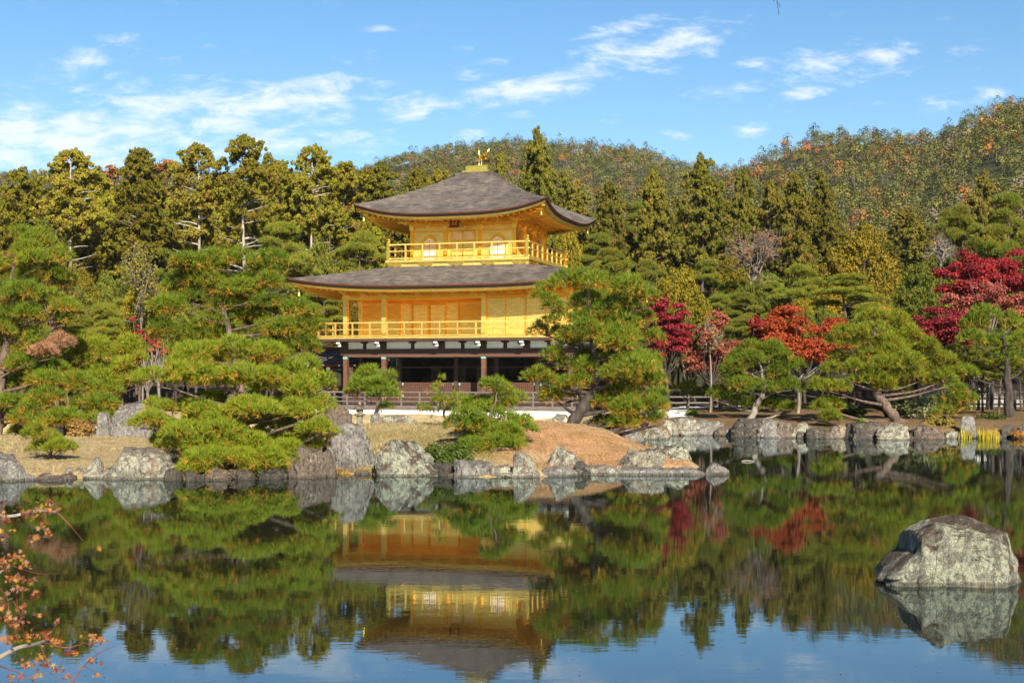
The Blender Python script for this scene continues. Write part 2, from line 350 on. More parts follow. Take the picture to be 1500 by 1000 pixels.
def sdist(P, poly):
    d = np.full(len(P), 1e9); inside = np.zeros(len(P), bool); n = len(poly)
    for i in range(n):
        a = poly[i]; b = poly[(i+1) % n]; e = b-a; w = P-a
        t = np.clip((w@e)/(e@e), 0, 1); d = np.minimum(d, np.linalg.norm(w-t[:, None]*e, axis=1))
        c = ((a[1] <= P[:, 1]) != (b[1] <= P[:, 1]))
        with np.errstate(divide='ignore', invalid='ignore'): xi = a[0]+(P[:, 1]-a[1])/(b[1]-a[1])*e[0]
        inside ^= c & (P[:, 0] < xi)
    return np.where(inside, d, -d)
def gauss(X, Y, px, Yc, a, sx, sy): return a*np.exp(-((X-(px-750)/F*Yc)/sx)**2/2-((Y-Yc)/sy)**2/2)
def height(X, Y):
    X = np.asarray(X, float).ravel(); Y = np.asarray(Y, float).ravel(); px = 750+F*X/np.maximum(Y, .5)
    di = sdist(np.stack([X, Y], 1), ISLW); di = di+.25*vnoise(np.stack([X*1.3, Y*1.3, X*0], 1))
    isl = gauss(X,Y,590,46.5,.6,3.2,4.2)+gauss(X,Y,835,42.8,.62,1.9,2.6)+gauss(X,Y,120,45,.06,7,6)+gauss(X,Y,-120,46,.1,6,6)+.14+gauss(X,Y,700,41,.25,2,3)
    zi = np.where(di > 0, isl*smst(di/2.6)+.16*smst(di/.35), di*.5)
    ds = Y-np.interp(px, SHX, SHY); ds = ds+.2*vnoise(np.stack([X, Y, X*0+5], 1))
    zf = np.where(ds > 0, .3*smst(ds/.4)+.3*smst(ds/3)+.1*smst(ds/12), ds*.4)
    zf = zf+np.clip(Y-100, 0, 90)*.055
    z = np.maximum(np.maximum(zi, zf), -.9)
    z = z+np.where(z > .1, .05*fbm(np.stack([X*.9, Y*.9, X*0], 1), 3), 0)
    b = 5.5
    for C, YH, treepx, p in ((C1, YH1, 20, 1.25), (C2, YH2, 26, 1.2)):
        zr = CH+(HY-(np.interp(px, [c[0] for c in C], [c[1] for c in C])+treepx))/F*YH
        s = (Y-150)/(YH-150)
        zh = np.where(s < 1, np.clip(s, 0, 1)**p, 1-.5*np.clip(s-1, 0, 1.2))*np.maximum(zr, 0)
        zh = zh+(fbm(np.stack([X*.02, Y*.02, X*0+YH], 1), 3)*5*smst(s*3)*smst((1.05-s)*3) if True else 0)
        z = np.where(Y > 150, np.maximum(z, zh), z)
    return z
GOLDEN_EARTH = np.array([.36,.20,.10]); TAN = np.array([.34,.25,.14]); MOSS = np.array([.25,.19,.075]); OCHRE = np.array([.42,.33,.18]); FLOOR = np.array([.075,.055,.03]); LAWN = np.array([.16,.10,.05])
def build_ground():
    ys = np.concatenate([np.linspace(2, 33, 16), np.linspace(33.3, 54, 84), np.linspace(54.3, 76, 74), np.geomspace(77, 200, 40), np.geomspace(206, 1500, 50)])
    ts = np.concatenate([np.linspace(-1.6, -.5, 16), np.linspace(-.48, .48, 230), np.linspace(.5, 1.6, 16)])
    Yg, Tg = np.meshgrid(ys, ts, indexing='ij'); X = (Tg*Yg).ravel(); Y = Yg.ravel(); Z = height(X, Y)
    n, m = Yg.shape; i = np.arange(n-1)[:, None]*m+np.arange(m-1)[None]
    Q = np.stack([i, i+1, i+m+1, i+m], -1).reshape(-1, 4)
    px = 750+F*X/Y; nz = fbm(np.stack([X*.5, Y*.5, X*0], 1), 3)[:, None]
    c = np.tile(FLOOR, (len(X), 1))
    isl = (Y < 54)
    wr = smst((px-700+40*nz[:, 0])/70)[:, None]; wl = smst((330-px)/150)[:, None]
    ci = MOSS*(1-wr)+GOLDEN_EARTH*wr; k2 = .75*smst(nz*1.6+.2); ci = ci*(1-k2)+OCHRE*.85*k2; ci = ci*(1-wl)+TAN*wl
    c = np.where(isl[:, None], ci, c)
    ter = (Y >= 54) & (Y < 72) & (px < 900); c[ter] = OCHRE
    c[Y > 120] = (.045,.05,.02)
    lawn = (Y >= 54) & (Y < 84) & (px >= 900); c[lawn] = LAWN
    o = npobj('ground', np.stack([X, Y, Z], 1), Q, M['ground'], col=c, smooth=True); tag(o, kind='structure')
    w = npobj('pond', [(-130,-10,0),(130,-10,0),(130,90,0),(-130,90,0)], [[0,1,2,3]], M['water']); tag(w, kind='structure')
build_ground()
def zat(X, Y): return float(height([X], [Y])[0])

# ------------------------------------------------------------------ the golden pavilion
TH = math.radians(17); CX, CY = -1.68, 73.68
def uf(px, v):
    k = (px-750)/F; c, s = math.cos(TH), math.sin(TH)
    return (k*(CY+c*v)-CX-s*v)/(c+s*k)
def shared(me, name, parent, loc, rz=0):
    o = D.objects.new(name, me); o.location = loc; o.rotation_euler = (0, 0, rz); return link(o, parent)
def railing(root, name, a, b, z0, rails, post_h, step, pw, rw, m, sides='FRBL', newel=None):
    mb = MB()
    for (h, t) in rails:
        z = z0+h
        if 'F' in sides: mb.box(-a-.12, a+.12, -b-rw/2, -b+rw/2, z-t/2, z+t/2)
        if 'B' in sides: mb.box(-a-.12, a+.12, b-rw/2, b+rw/2, z-t/2, z+t/2)
        if 'R' in sides: mb.box(a-rw/2, a+rw/2, -b+rw/2+.002, b-rw/2-.002, z-t/2+.003, z+t/2+.003)
        if 'L' in sides: mb.box(-a-rw/2, -a+rw/2, -b+rw/2+.002, b-rw/2-.002, z-t/2+.003, z+t/2+.003)
    r = mb.build(name, m, root)
    pm = MB().box(-pw/2, pw/2, -pw/2, pw/2, 0, post_h); me = D.meshes.new('post'); me.from_pydata(pm.v, [], pm.f); me.materials.append(m)
    nu = max(2, round(2*a/step)); nv = max(2, round(2*b/step)); pos = []
    for i in range(nu+1):
        u = -a+2*a*i/nu
        if 'F' in sides: pos.append((u, -b))
        if 'B' in sides: pos.append((u, b))
    for i in range(1, nv):
        v = -b+2*b*i/nv
        if 'R' in sides: pos.append((a, v))
        if 'L' in sides: pos.append((-a, v))
    for (u, v) in pos:
        if newel and abs(abs(u)-a) < 1e-3 and abs(abs(v)-b) < 1e-3: continue
        shared(me, 'post', r, (u, v, z0))
    return r
def edge_z(s, zm, lift): return zm+lift*np.abs(s)**3.2
def roof(root, name, a, b, ai, bi, zm, lift, zt, curve, wa, wb, wz, thick, rafter_step):
    n = 41; s = np.sin(np.linspace(-np.pi/2, np.pi/2, n)); m = 17; T = np.linspace(0, 1, m)
    def ring(t, A, B, AI, BI, zfun, ZT, cv):
        out = []
        for side in range(4):
            for q in s[:-1]:
                flare = 1+.012*abs(q)**4
                z = zfun(q); e = t
                pa = A*flare*(1-e)+AI*e; pb = B*flare*(1-e)+BI*e
                zz = z*(1-t**cv)+ZT*t**cv
                if side == 0: out.append((q*pa, -pb, zz))
                if side == 1: out.append((pa, q*pb, zz))
                if side == 2: out.append((-q*pa, pb, zz))
                if side == 3: out.append((-pa, -q*pb, zz))
        return out
    def loft(rows, closed_top=False):
        V = np.array([p for r in rows for p in r]); k = len(rows[0]); i = np.arange(k); j = (i+1) % k
        Q = np.concatenate([np.stack([r*k+i, r*k+j, (r+1)*k+j, (r+1)*k+i], 1) for r in range(len(rows)-1)])
        return V, Q
    zf = lambda q: edge_z(q, zm, lift)
    V, Q = loft([ring(t, a, b, ai, bi, zf, zt, curve) for t in T])
    o = npobj(name, V, Q, M['shingle'], root, smooth=True)
    # layered edge: reddish shingle ends above a black board, then the gold eaves board, each set back a little
    def band(nm, z0, z1, off0, off1, mt, par):
        rows = [ring(0, a-off0, b-off0, 1, 1, lambda q: zf(q)+z0, 0, 1), ring(0, a-off1, b-off1, 1, 1, lambda q: zf(q)+z1, 0, 1)]
        rows.append(ring(0, a-off1-.3, b-off1-.3, 1, 1, lambda q: zf(q)+z1, 0, 1))
        v, q_ = loft(rows); return npobj(nm, v, q_, mt, par)
    th = thick
    band('shingle_edge', 0, -.45*th, 0, .03, M['edge_red'], o)
    band('eaves_board', -.45*th, -1.0*th, .04, .07, M['black'], o)
    band('eaves_beam', -1.0*th, -1.0*th-.14, .12, .15, M['gold_wall'], o)
    # soffit with rafters
    zs = lambda q: zf(q)-th-.10
    rows = [ring(t, a-.26, b-.26, wa, wb, zs, wz, .8) for t in np.linspace(0, 1, 7)]
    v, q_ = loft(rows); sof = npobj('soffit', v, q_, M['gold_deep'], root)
    mb = MB()
    for side in range(4):
        L, B_, wl, wbk = ((a, b, wa, wb) if side % 2 == 0 else (b, a, wb, wa))
        k = int(2*(L-.3)/rafter_step)
        for i in range(k+1):
            x = -(L-.3)+2*(L-.3)*i/k; q = x/L
            xi = max(-wl, min(wl, x)); inner = wbk if abs(x) <= wl else wbk+(abs(x)-wl)*(B_-wbk)/(L-wl)*.98
            p0 = (x, -(B_-.3), zs(q)-.05); p1 = (x, -inner, wz-.05+(zs(q)-wz)*(0 if abs(x) <= wl else (inner-wbk)/(B_-wbk)))
            if p0[1] > p1[1]-.25: continue
            R = [(lambda p: p), (lambda p: (-p[1], p[0], p[2])), (lambda p: (-p[0], -p[1], p[2])), (lambda p: (p[1], -p[0], p[2]))][side]
            mb.bar(R(p0), R(p1), .07, .09)
    for sx in (-1, 1):
        for sy in (-1, 1): mb.bar((sx*(a-.18), sy*(b-.18), zf(1)-th-.14), (sx*wa, sy*wb, wz-.12), .16, .2)
    mb.build('rafters', M['gold'], sof)
    # corner bells
    for sx in (-1, 1):
        for sy in (-1, 1):
            z = zf(1)-th-.3
            MB().lathe((sx*(a-.35), sy*(b-.35), z-.38), [(.085,0),(.075,.05),(.06,.15),(.035,.2),(.012,.22),(.012,.38)], 10).build('bell', M['gold_bright'], root)
    return o
def lattice(u0, u1, z0, z1, v, root, name, m, back, nx, nz, t=.03, border=.06):
    mb = MB(); d = .03
    mb.box(u0, u1, v-d, v, z0, z0+border); mb.box(u0, u1, v-d, v, z1-border, z1)
    mb.box(u0, u0+border, v-d, v, z0+border, z1-border); mb.box(u1-border, u1, v-d, v, z0+border, z1-border)
    for i in range(1, nx): x = u0+border+(u1-u0-2*border)*i/nx; mb.box(x-t/2, x+t/2, v-d+.006, v, z0+border, z1-border)
    for i in range(1, nz): z = z0+border+(z1-z0-2*border)*i/nz; mb.box(u0+border, u1-border, v-d+.003, v-.002, z-t/2, z+t/2)
    o = mb.build(name, m, root)
    MB().box(u0+.01, u1-.01, v+.003, v+.02, z0+.01, z1-.01).build('pane', back, o)
    return o
def build_pavilion():
    P = empty('golden_pavilion', (CX, CY, 0), -TH)
    tag(P, 'three storey gold leaf temple pavilion with curved bark roofs at the pond edge', 'temple')
    A, B = 5.96, 3.86; g = M['gold']; wd = M['wood']
    # ground floor
    MB().box(-7.3, 7.3, -5.23, 4.7, .3, .835).build('plinth', M['white'], P)
    MB().box(-7.4, 7.4, -5.15, -B-.1, .98, 1.07).box(-7.4, -A-.1, -B-.098, 5.0, .98, 1.068).box(A+.1, 7.4, -B-.098, 5.0, .98, 1.068).box(-7.5, 7.5, -5.25, -5.152, .84, 1.05).build('deck', M['greywood'], P)
    for i in range(9): MB().box(-7.2+1.8*i-.07, -7.2+1.8*i+.07, -5.0, -4.86, .3, .98).build('deck_post', M['greywood'], P)
    railing(P, 'deck_railing', 7.3, 5.08, 1.07, [(.66, .07), (.40, .05), (.2, .05)], .66, .95, .08, .07, M['greywood'], 'FRL')
    MB().box(-A-.1, A+.1, -B-.12, B, 1.071, 1.40).build('floor', wd, P)
    cols = [(-A,-B),(-3.85,-B),(1.48,-B),(A,-B),(-A,-1.9),(-3.78,-1.9),(-.65,-1.9),(1.52,-1.9),(3.7,-1.9),(A,-1.9),(-A,1),(A,1),(-A,B),(A,B),(-2,B),(2,B)]
    for (u, v) in cols:
        c = MB().box(u-.11, u+.11, v-.11, v+.11, 1.10, 3.62).build('column', wd if v > -2 else M['redwood'], P)
        if v < -3: MB().box(u-.118, u+.118, v-.118, v+.118, 3.40, 3.5).build('bronze_band', M['verdigris'], c)
    for (u0, u1) in ((-3.66,-.77),(-.53,1.40),(1.64,3.58),(3.82,5.84)):
        lp = lattice(u0, u1, 1.42, 2.2, -1.86, P, 'lattice_panel', M['redwood'], wd, int((u1-u0)/.11), 7, .03, .06)
        for (x, z) in ((u0, 2.06), (u1-.09, 2.06), (u0, 1.44), (u1-.09, 1.44)): MB().box(x, x+.09, -1.905, -1.893, z, z+.12).build('corner_plate', M['verdigris'], lp)
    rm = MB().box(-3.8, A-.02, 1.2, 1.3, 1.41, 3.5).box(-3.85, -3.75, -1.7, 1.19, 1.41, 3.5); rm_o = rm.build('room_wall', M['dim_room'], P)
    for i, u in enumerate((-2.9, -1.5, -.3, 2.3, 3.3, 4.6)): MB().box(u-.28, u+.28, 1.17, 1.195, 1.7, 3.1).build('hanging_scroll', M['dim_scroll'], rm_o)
    st = MB().lathe((.9, .6, 1.41), [(.42,0),(.4,.25),(.3,.35),(.34,.6),(.28,.85),(.12,1.0),(.15,1.12),(.13,1.28),(.04,1.38)], 14); st.build('altar_statue', M['dark_bark'], P, True)
    MB().box(-A, A, -B+.12, B, 3.50, 3.56).build('ceiling', M['plaster'], P)
    bm = MB().box(-A-.25, A+.25, -B-.13, -B+.13, 3.60, 3.90).box(-A-.13, -A+.13, -B+.132, B, 3.602, 3.898).box(A-.13, A+.13, -B+.132, B, 3.602, 3.898).box(-A, A, B-.1, B+.13, 3.601, 3.899)
    bm.box(-A, A, -2.0, -1.8, 2.95, 3.02); bm.build('beam', wd, P)
    MB().box(-A+.12, A-.12, -B-.14, -B+.10, 3.50, 3.597).build('lintel', M['redwood'], P)
    th_ = [-A, -3.85, -.72, 1.48, 3.72, A]; mid = [(th_[i]+th_[i+1])/2 for i in range(5)]
    pts = sorted(th_+mid)
    for i in range(len(pts)-1):
        MB().box(pts[i]+.1, pts[i+1]-.1, -B-.05, -B+.05, 3.902, 4.26).build('plaster_panel', M['white'], P)
    for u in (-A, A): MB().box(u-.04, u+.04, -B+.06, B, 3.90, 4.259).build('plaster_panel', M['white'], P)
    fr = MB()
    for u in mid: fr.box(u-.07, u+.07, -B-.09, -B+.09, 3.901, 4.262); fr.box(u-.2, u+.2, -B-.10, -B+.08, 4.18, 4.258)
    fr.build('frame_struts', wd, P)
    for u in th_:
        b_ = MB().box(u-.16, u+.16, -B-.17, -B+.15, 3.901, 4.263).box(u-.08, u+.08, -B-.80, -B-.171, 4.02, 4.20).box(u-.1, u+.1, -B-.98, -B-.6, 4.201, 4.268).build('bracket', wd, P)
        MB().box(u-.082, u+.082, -B-.83, -B-.801, 4.02, 4.20).box(u-.10, u+.10, -B-1.02, -B-.981, 4.16, 4.268).build('white_tip', M['white'], b_)
        MB().box(u-.3, u-.22, -B-.6, -B-.57, 4.1, 4.2).box(u+.22, u+.3, -B-.6, -B-.57, 4.1, 4.2).box(u-.32, u+.32, -B-.565, -B-.45, 4.09, 4.2).build('arm', wd, b_)
    ba, bb = A+1.1, B+1.1
    MB().box(-ba-.02, ba+.02, -bb-.02, bb+.02, 4.27, 4.39).build('balcony_floor', wd, P)
    MB().box(-ba-.06, ba+.06, -bb-.06, bb+.06, 4.392, 4.48).build('balcony_edge', M['gold_wall'], P)
    MB().box(-ba-.32, -ba-.061, -bb-.02, -bb+.08, 4.33, 4.39).build('beam_end', M['white'], P)
    railing(P, 'balcony_railing', ba-.05, bb-.05, 4.48, [(.72, .07), (.38, .05), (.06, .06)], .70, .93, .07, .07, M['gold_wall'])
    # second floor
    z2, zt = 4.48, 6.42
    for (u, v) in ((-A,-B),(-3.85,-B),(1.48,-B),(A,-B),(-A,-1.9),(-A,1),(-A,B),(A,B),(A,0)):
        MB().box(u-.11, u+.11, v-.11, v+.11, z2, 6.62).build('gold_column', M['gold_wall'], P)
    w2 = MB().box(1.56, A-.1, -B+.03, -B+.11, z2, zt+.2).box(-A+.1, 1.4, -1.86, -1.78, z2, zt).box(-A-.04, -A+.04, -1.8, B-.1, z2, zt+.2).box(A-.04, A+.04, -B+.1, B-.1, z2, zt+.2).box(-A+.1, A-.1, B-.04, B+.04, z2, zt+.2).box(1.40, 1.50, -B+.111, -1.9, z2, zt+.2)
    w2.build('upper_wall', M['gold_wall'], P)
    for i, u in enumerate((1.64, 2.61, 3.64, 4.67)):
        pn = MB(); u1 = u+.98
        pn.box(u+.04, u1, -B-.005, -B+.028, z2+.08, zt-.05)
        for zz in (5.45,): pn.box(u+.42, u+.52, -B-.02, -B-.0055, zz, zz+.04)
        for k in range(14): pn.box(u+.05, u1-.02, -B-.018, -B-.0052, z2+.14+k*.125, z2+.165+k*.125)
        pn.build('shutter', M['gold_wall'], P)
    vs = MB()
    for u in (1.61, 2.63, 3.64, 4.67, 5.76): vs.box(u-.03, u+.03, -B-.05, -B+.029, z2, zt-.02)
    vs.box(1.5, A, -B-.06, -B+.0305, zt-.02, zt+.14); vs.build('shutter_frame', M['gold_deep'], P)
    v = -1.86
    lattice(uf(534,v), uf(584,v), z2+1.0, zt-.2, v-.003, P, 'lattice_window', M['gold_deep'], M['paper'], 20, 13, .035, .03)
    lattice(uf(673.5,v), uf(706,v), z2+.95, zt-.22, v-.003, P, 'lattice_window', M['gold_deep'], M['paper'], 12, 11, .035, .03)
    for (p0, p1) in ((534,584),(673.5,706)): MB().box(uf(p0,v), uf(p1,v), v-.03, v-.003, z2+.1, z2+.9).build('lower_panel', M['gold_wall'], P)
    for (p0, p1) in ((605,628.5),(630,654)):
        dr = MB().box(uf(p0,v)+.02, uf(p1,v)-.02, v-.045, v-.003, z2+.05, zt-.16); d_ = dr.build('door', M['gold_wall'], P)
        MB().box(uf(p0,v)+.02, uf(p0,v)+.07, v-.06, v-.046, z2+.05, zt-.16).box(uf(p1,v)-.07, uf(p1,v)-.02, v-.06, v-.046, z2+.05, zt-.16).box(uf(p0,v)+.07, uf(p1,v)-.07, v-.06, v-.046, zt-.22, zt-.16).build('door_frame', M['gold_deep'], d_)
    ps = MB()
    for p in (532, 587, 604, 629, 654.5, 672, 708): ps.box(uf(p,v)-.04, uf(p,v)+.04, v-.09, v-.002, z2, zt-.1)
    ps.box(-A+.11, 1.4, v-.1, v-.0025, zt-.14, zt-.02); ps.build('wall_strips', M['gold_deep'], P)
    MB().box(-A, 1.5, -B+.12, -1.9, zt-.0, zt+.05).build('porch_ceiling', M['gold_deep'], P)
    MB().box(-A-.2, 1.39, -B-.09, -B+.09, 6.40, 6.60).build('porch_beam', g, P)
    # bracket row under the lower eaves
    for i in range(13):
        u = -A+.1+(2*A-.2)*i/12
        MB().box(u-.07, u+.07, -B-.6, -B-.05, 6.66, 6.76).box(u-.3, u+.3, -B-.42, -B-.26, 6.761, 6.84).box(u-.1, u+.1, -B-.78, -B-.601, 6.70, 6.80).box(u-.2, u+.2, -B-.16, -B-.04, 6.58, 6.659).build('eaves_bracket', M['gold_bright'], P)
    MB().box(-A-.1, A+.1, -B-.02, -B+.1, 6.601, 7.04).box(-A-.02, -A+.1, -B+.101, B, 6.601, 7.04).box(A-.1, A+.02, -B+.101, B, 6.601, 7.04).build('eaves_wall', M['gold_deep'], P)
    roof(P, 'lower_roof', 8.1, 6.0, 3.72, 3.72, 6.97, .47, 8.06, 1.18, A, B, 7.02, .19, .32)
    # third floor
    MB().box(-3.68, 3.68, -3.68, 3.68, 7.85, 8.27).build('base_band', M['gold_wall'], P)
    MB().box(-3.82, 3.82, -3.82, 3.82, 8.272, 8.39).build('upper_balcony', M['gold_wall'], P)
    for side in range(4):
        for i in range(5):
            u = -3.3+1.65*i; q = (u, -3.72)
            for _ in range(side): q = (-q[1], q[0])
            rz = side*math.pi/2
            b_ = MB().box(-.36, .36, -.03, .035, 8.15, 8.2).box(-.3, .3, -.031, .034, 8.08, 8.12).box(-.08, .08, -.033, .036, 8.02, 8.2)
            for x in (-.32, 0, .32): b_.box(x-.06, x+.06, -.05, .033, 8.201, 8.26)
            o = b_.build('band_bracket', M['gold_bright'], P); o.location = (q[0], q[1], 0); o.rotation_euler = (0, 0, rz)
    railing(P, 'upper_railing', 3.68, 3.68, 8.39, [(.80, .07), (.47, .05), (.09, .07)], .80, .92, .075, .07, M['gold_wall'], newel=True)
    for (u, v) in ((-3.68,-3.68),(3.68,-3.68),(3.68,3.68),(-3.68,3.68)):
        MB().box(u-.085, u+.085, v-.085, v+.085, 8.392, 9.30).lathe((u, v, 9.30), [(.1,0),(.1,.04),(.06,.06),(.1,.12),(.1,.17),(.05,.22),(.015,.27)], 10).build('newel_post', M['gold_bright'], P)
    H = 2.75; z3 = 8.39
    MB().box(-H+.02, H-.02, -H+.05, -H+.12, z3, 10.2).box(-H+.02, H-.02, H-.12, H-.05, z3, 10.2).box(-H+.05, -H+.12, -H+.12, H-.12, z3, 10.2).box(H-.12, H-.05, -H+.12, H-.12, z3, 10.2).build('top_wall', M['gold_wall'], P)
    bp = MB()
    for side in range(2):
        for k in range(9):
            z = 9.65+k*.06 if False else z3+.2+k*.19
    for q in [(x, y) for x in (-H, -.92, .92, H) for y in (-H, -.92, .92, H) if abs(x) == H or abs(y) == H]:
        MB().box(q[0]-.085, q[0]+.085, q[1]-.085, q[1]+.085, z3, 10.3).build('top_column', M['gold_deep'], P)
    tr = MB()
    for z in (9.86, 10.12):
        tr.box(-H+.085, H-.085, -H+.0, -H+.049, z, z+.06).box(H-.049, H-.0, -H+.085, H-.085, z, z+.06).box(-H, -H+.049, -H+.085, H-.085, z, z+.06)
    tr.build('wall_rails', M['gold_deep'], P)
    prof = [(-.38,0),(-.38,.62),(-.35,.78),(-.26,.93),(-.13,1.03),(0,1.09),(.13,1.03),(.26,.93),(.35,.78),(.38,.62),(.38,0)]
    for side, c in ((0,-1.83),(0,1.83),(1,-1.83),(1,1.83),(3,-1.83),(3,1.83)):
        R = lambda x, y, z: [(x, y, z), (-y, x, z), (-x, -y, z), (y, -x, z)][side]
        zb = z3+.08; y0 = -H+.045
        fr = MB(); k = len(prof)
        for s_, yy in ((1.0, y0-.05), (1.18, y0-.05), (1.0, y0), (1.18, y0)):
            fr.v += [R(c+x*s_, yy, zb+z*(s_ if z > .1 else 1)) for x, z in prof]
        for i in range(k-1):
            fr.f += [(i, i+1, k+i+1, k+i), (2*k+i, 3*k+i, 3*k+i+1, 2*k+i+1), (i, 2*k+i, 2*k+i+1, i+1), (k+i, k+i+1, 3*k+i+1, 3*k+i)]
        o = fr.build('arched_window', M['gold_deep'], P)
        pp = MB(); pp.add([R(c+x, y0-.012, zb+z) for x, z in prof], [tuple(range(k))]); pp.build('pane', M['paper'], o)
        gr = MB()
        def hx(z): return float(np.interp(z, [.62,.78,.93,1.03,1.09], [.38,.35,.26,.13,0])) if z > .62 else .38
        def bx(x0, x1, z0_, z1_, d=0):
            a_ = R(x0, y0-.03-d, z0_); b__ = R(x1, y0-.014, z1_); gr.box(min(a_[0],b__[0]), max(a_[0],b__[0]), min(a_[1],b__[1]), max(a_[1],b__[1]), z0_, z1_)
        for x in (-.28,-.19,-.1,0,.1,.19,.28):
            top = 1.0 if abs(x) < .12 else (.92 if abs(x) < .2 else .84); w_ = .026 if x == 0 else .011
            bx(c+x-w_, c+x+w_, zb, zb+top)
        for z in (.2,.42,.62,.74,.86): bx(c-hx(z)+.01, c+hx(z)-.01, zb+z-.012, zb+z+.012, .003)
        gr.build('window_grid', M['gold_deep'], o)
    for side in (0, 1, 3):
        for c in (-.31, .31):
            dr = MB().box(-.29, .29, -.03, .0, .05, 1.5); d_ = dr.build('top_door', M['gold_wall'], P)
            ft = MB()
            for x in (-.31, .31): ft.box(x-.035, x+.035, -.06, -.002, 0, 1.55)
            for z in (.06, .5, .55, .95, 1.0, 1.48): ft.box(-.275, .275, -.055, -.031, z-.02, z+.02)
            ft.build('door_frame', M['gold_deep'], d_)
            pl = MB().box(-.2, .2, -.036, -.031, 1.06, 1.44).build('pane', M['paper'], d_)
            gb = MB()
            for i in range(-3, 4): gb.box(i*.06-.012, i*.06+.012, -.05, -.037, 1.02, 1.46)
            for i in range(3): gb.box(-.27, .27, -.052, -.0375, 1.12+i*.12-.01, 1.12+i*.12+.01)
            gb.build('door_grid', M['gold_deep'], d_)
            q = (c, -H+.045)
            for _ in range(side): q = (-q[1], q[0])
            d_.location = (q[0], q[1], z3); d_.rotation_euler = (0, 0, side*math.pi/2)
    MB().box(-H-.15, H+.15, -H-.08, H+.08, 10.2, 10.32).build('top_plate', g, P)
    for side in range(4):
        for i in range(7):
            u = -H+2*H*i/6; q = (u, -H)
            for _ in range(side): q = (-q[1], q[0])
            big = i % 2 == 0
            b_ = MB().box(-.1, .1, -.12, .1, 9.98 if big else 10.1, 10.2).box(-.06, .06, -.55, .0, 10.32, 10.42).box(-.3 if big else -.18, .3 if big else .18, -.14, -.02, 10.322, 10.40)
            for x in ((-.25, 0, .25) if big else (0,)): b_.box(x-.07, x+.07, -.2, -.01, 10.401, 10.48)
            b_.box(-.24, .24, -.52, -.42, 10.421, 10.48).box(-.05, .05, -.8, -.551, 10.36, 10.45)
            o = b_.build('eaves_bracket', M['gold_bright'], P); o.location = (q[0], q[1], 0); o.rotation_euler = (0, 0, side*math.pi/2)
    MB().box(-H, H, -H-.01, -H+.06, 10.321, 10.62).box(-H, H, H-.06, H+.01, 10.321, 10.62).box(-H-.01, -H+.06, -H+.061, H-.061, 10.321, 10.62).box(H-.06, H+.01, -H+.061, H-.061, 10.321, 10.62).build('eaves_wall', M['gold_deep'], P)
    roof(P, 'upper_roof', 5.0, 5.0, .95, .95, 10.58, .60, 12.98, 1.32, H, H, 10.62, .17, .28)
    # plaque
    pq = MB().box(-.2, .2, -.03, .03, -.24, .24).build('name_plaque', M['black'], P); pq.location = (-.12, -H-.95, 10.26); pq.rotation_euler = (math.radians(-14), 0, 0)
    MB().box(-.15, .15, -.04, -.031, -.2, .2).build('gold_field', M['gold_bright'], pq)
    pf = MB()
    for s_ in (-1, 1): pf.add([(s_*.2, -.035, .3), (s_*.27, -.035, .3), (s_*.24, -.035, -.24), (s_*.2, -.035, -.24), (s_*.2, .02, .3), (s_*.27, .02, .3), (s_*.24, .02, -.24), (s_*.2, .02, -.24)], [(0,1,2,3),(7,6,5,4),(0,4,5,1),(1,5,6,2),(2,6,7,3),(3,7,4,0)])
    pf.box(-.26, .26, -.036, .021, -.31, -.242).build('scroll_frame', M['edge_red'], pq)
    try:
        cu = D.curves.new('writing', 'FONT'); cu.body = '究\n竟\n頂'; cu.size = .15; cu.align_x = 'CENTER'; cu.space_line = .85; cu.extrude = .002
        to = D.objects.new('tmp', cu); COL.objects.link(to); bpy.context.view_layer.update()
        me = D.meshes.new_from_object(to.evaluated_get(bpy.context.evaluated_depsgraph_get())); D.objects.remove(to)
        vs_ = np.array([v_.co[:] for v_ in me.vertices])
        if len(vs_):
            ctr = (vs_.max(0)+vs_.min(0))/2; sc_ = .37/(vs_[:, 1].max()-vs_[:, 1].min())
            me.transform(__import__('mathutils').Matrix.Translation((0, -.043, 0)) @ __import__('mathutils').Matrix.Rotation(math.pi/2, 4, 'X') @ __import__('mathutils').Matrix.Scale(sc_, 4) @ __import__('mathutils').Matrix.Translation(-Vector(ctr)))
            me.materials.clear(); me.materials.append(M['black']); link(D.objects.new('writing', me), pq)
    except Exception as e: print('writing:', e)
    # finial with the phoenix
    MB().box(-1.02, 1.02, -1.02, 1.02, 12.9, 13.12).build('ridge_box', M['shingle'], P)
    fn = MB().box(-.72, .72, -.72, .72, 13.121, 13.26).box(-.6, .6, -.6, .6, 13.261, 13.52).lathe((0,0,13.52), [(.13,0),(.13,.05),(.07,.09)], 12).build('finial', M['gold_bright'], P)
    ph = MB()
    for s_ in (-1, 1): ph.tube([(s_*.07, .0, 13.60), (s_*.075, .03, 13.78), (s_*.06, 0, 13.98)], [.022,.022,.045], 7)
    ph.tube([(0,.22,13.98),(0,.1,14.02),(0,-.04,14.06),(0,-.13,14.16),(0,-.15,14.3),(0,-.13,14.4),(0,-.17,14.46),(0,-.27,14.44)], [.03,.11,.14,.10,.055,.05,.06,.008], 9)
    for dz in (0, .03, .06): ph.bar((0,-.12,14.48), (0,-.06-dz,14.56+dz*.4), .015, .03)
    def fan(root_, tips, th_):
        k = len(tips); vs_ = [root_]+tips; o_ = Vector(th_)
        ph.add([Vector(a_) for a_ in vs_]+[Vector(a_)+o_ for a_ in vs_], [(0,i+1,i+2) for i in range(k-1)]+[(k+1,k+1+i+2,k+1+i+1) for i in range(k-1)]+[(i+1,k+1+i+1,k+1+i+2,i+2) for i in range(k-1)]+[(0,k+1,k+2,1),(0,k,2*k+1,k+1)])
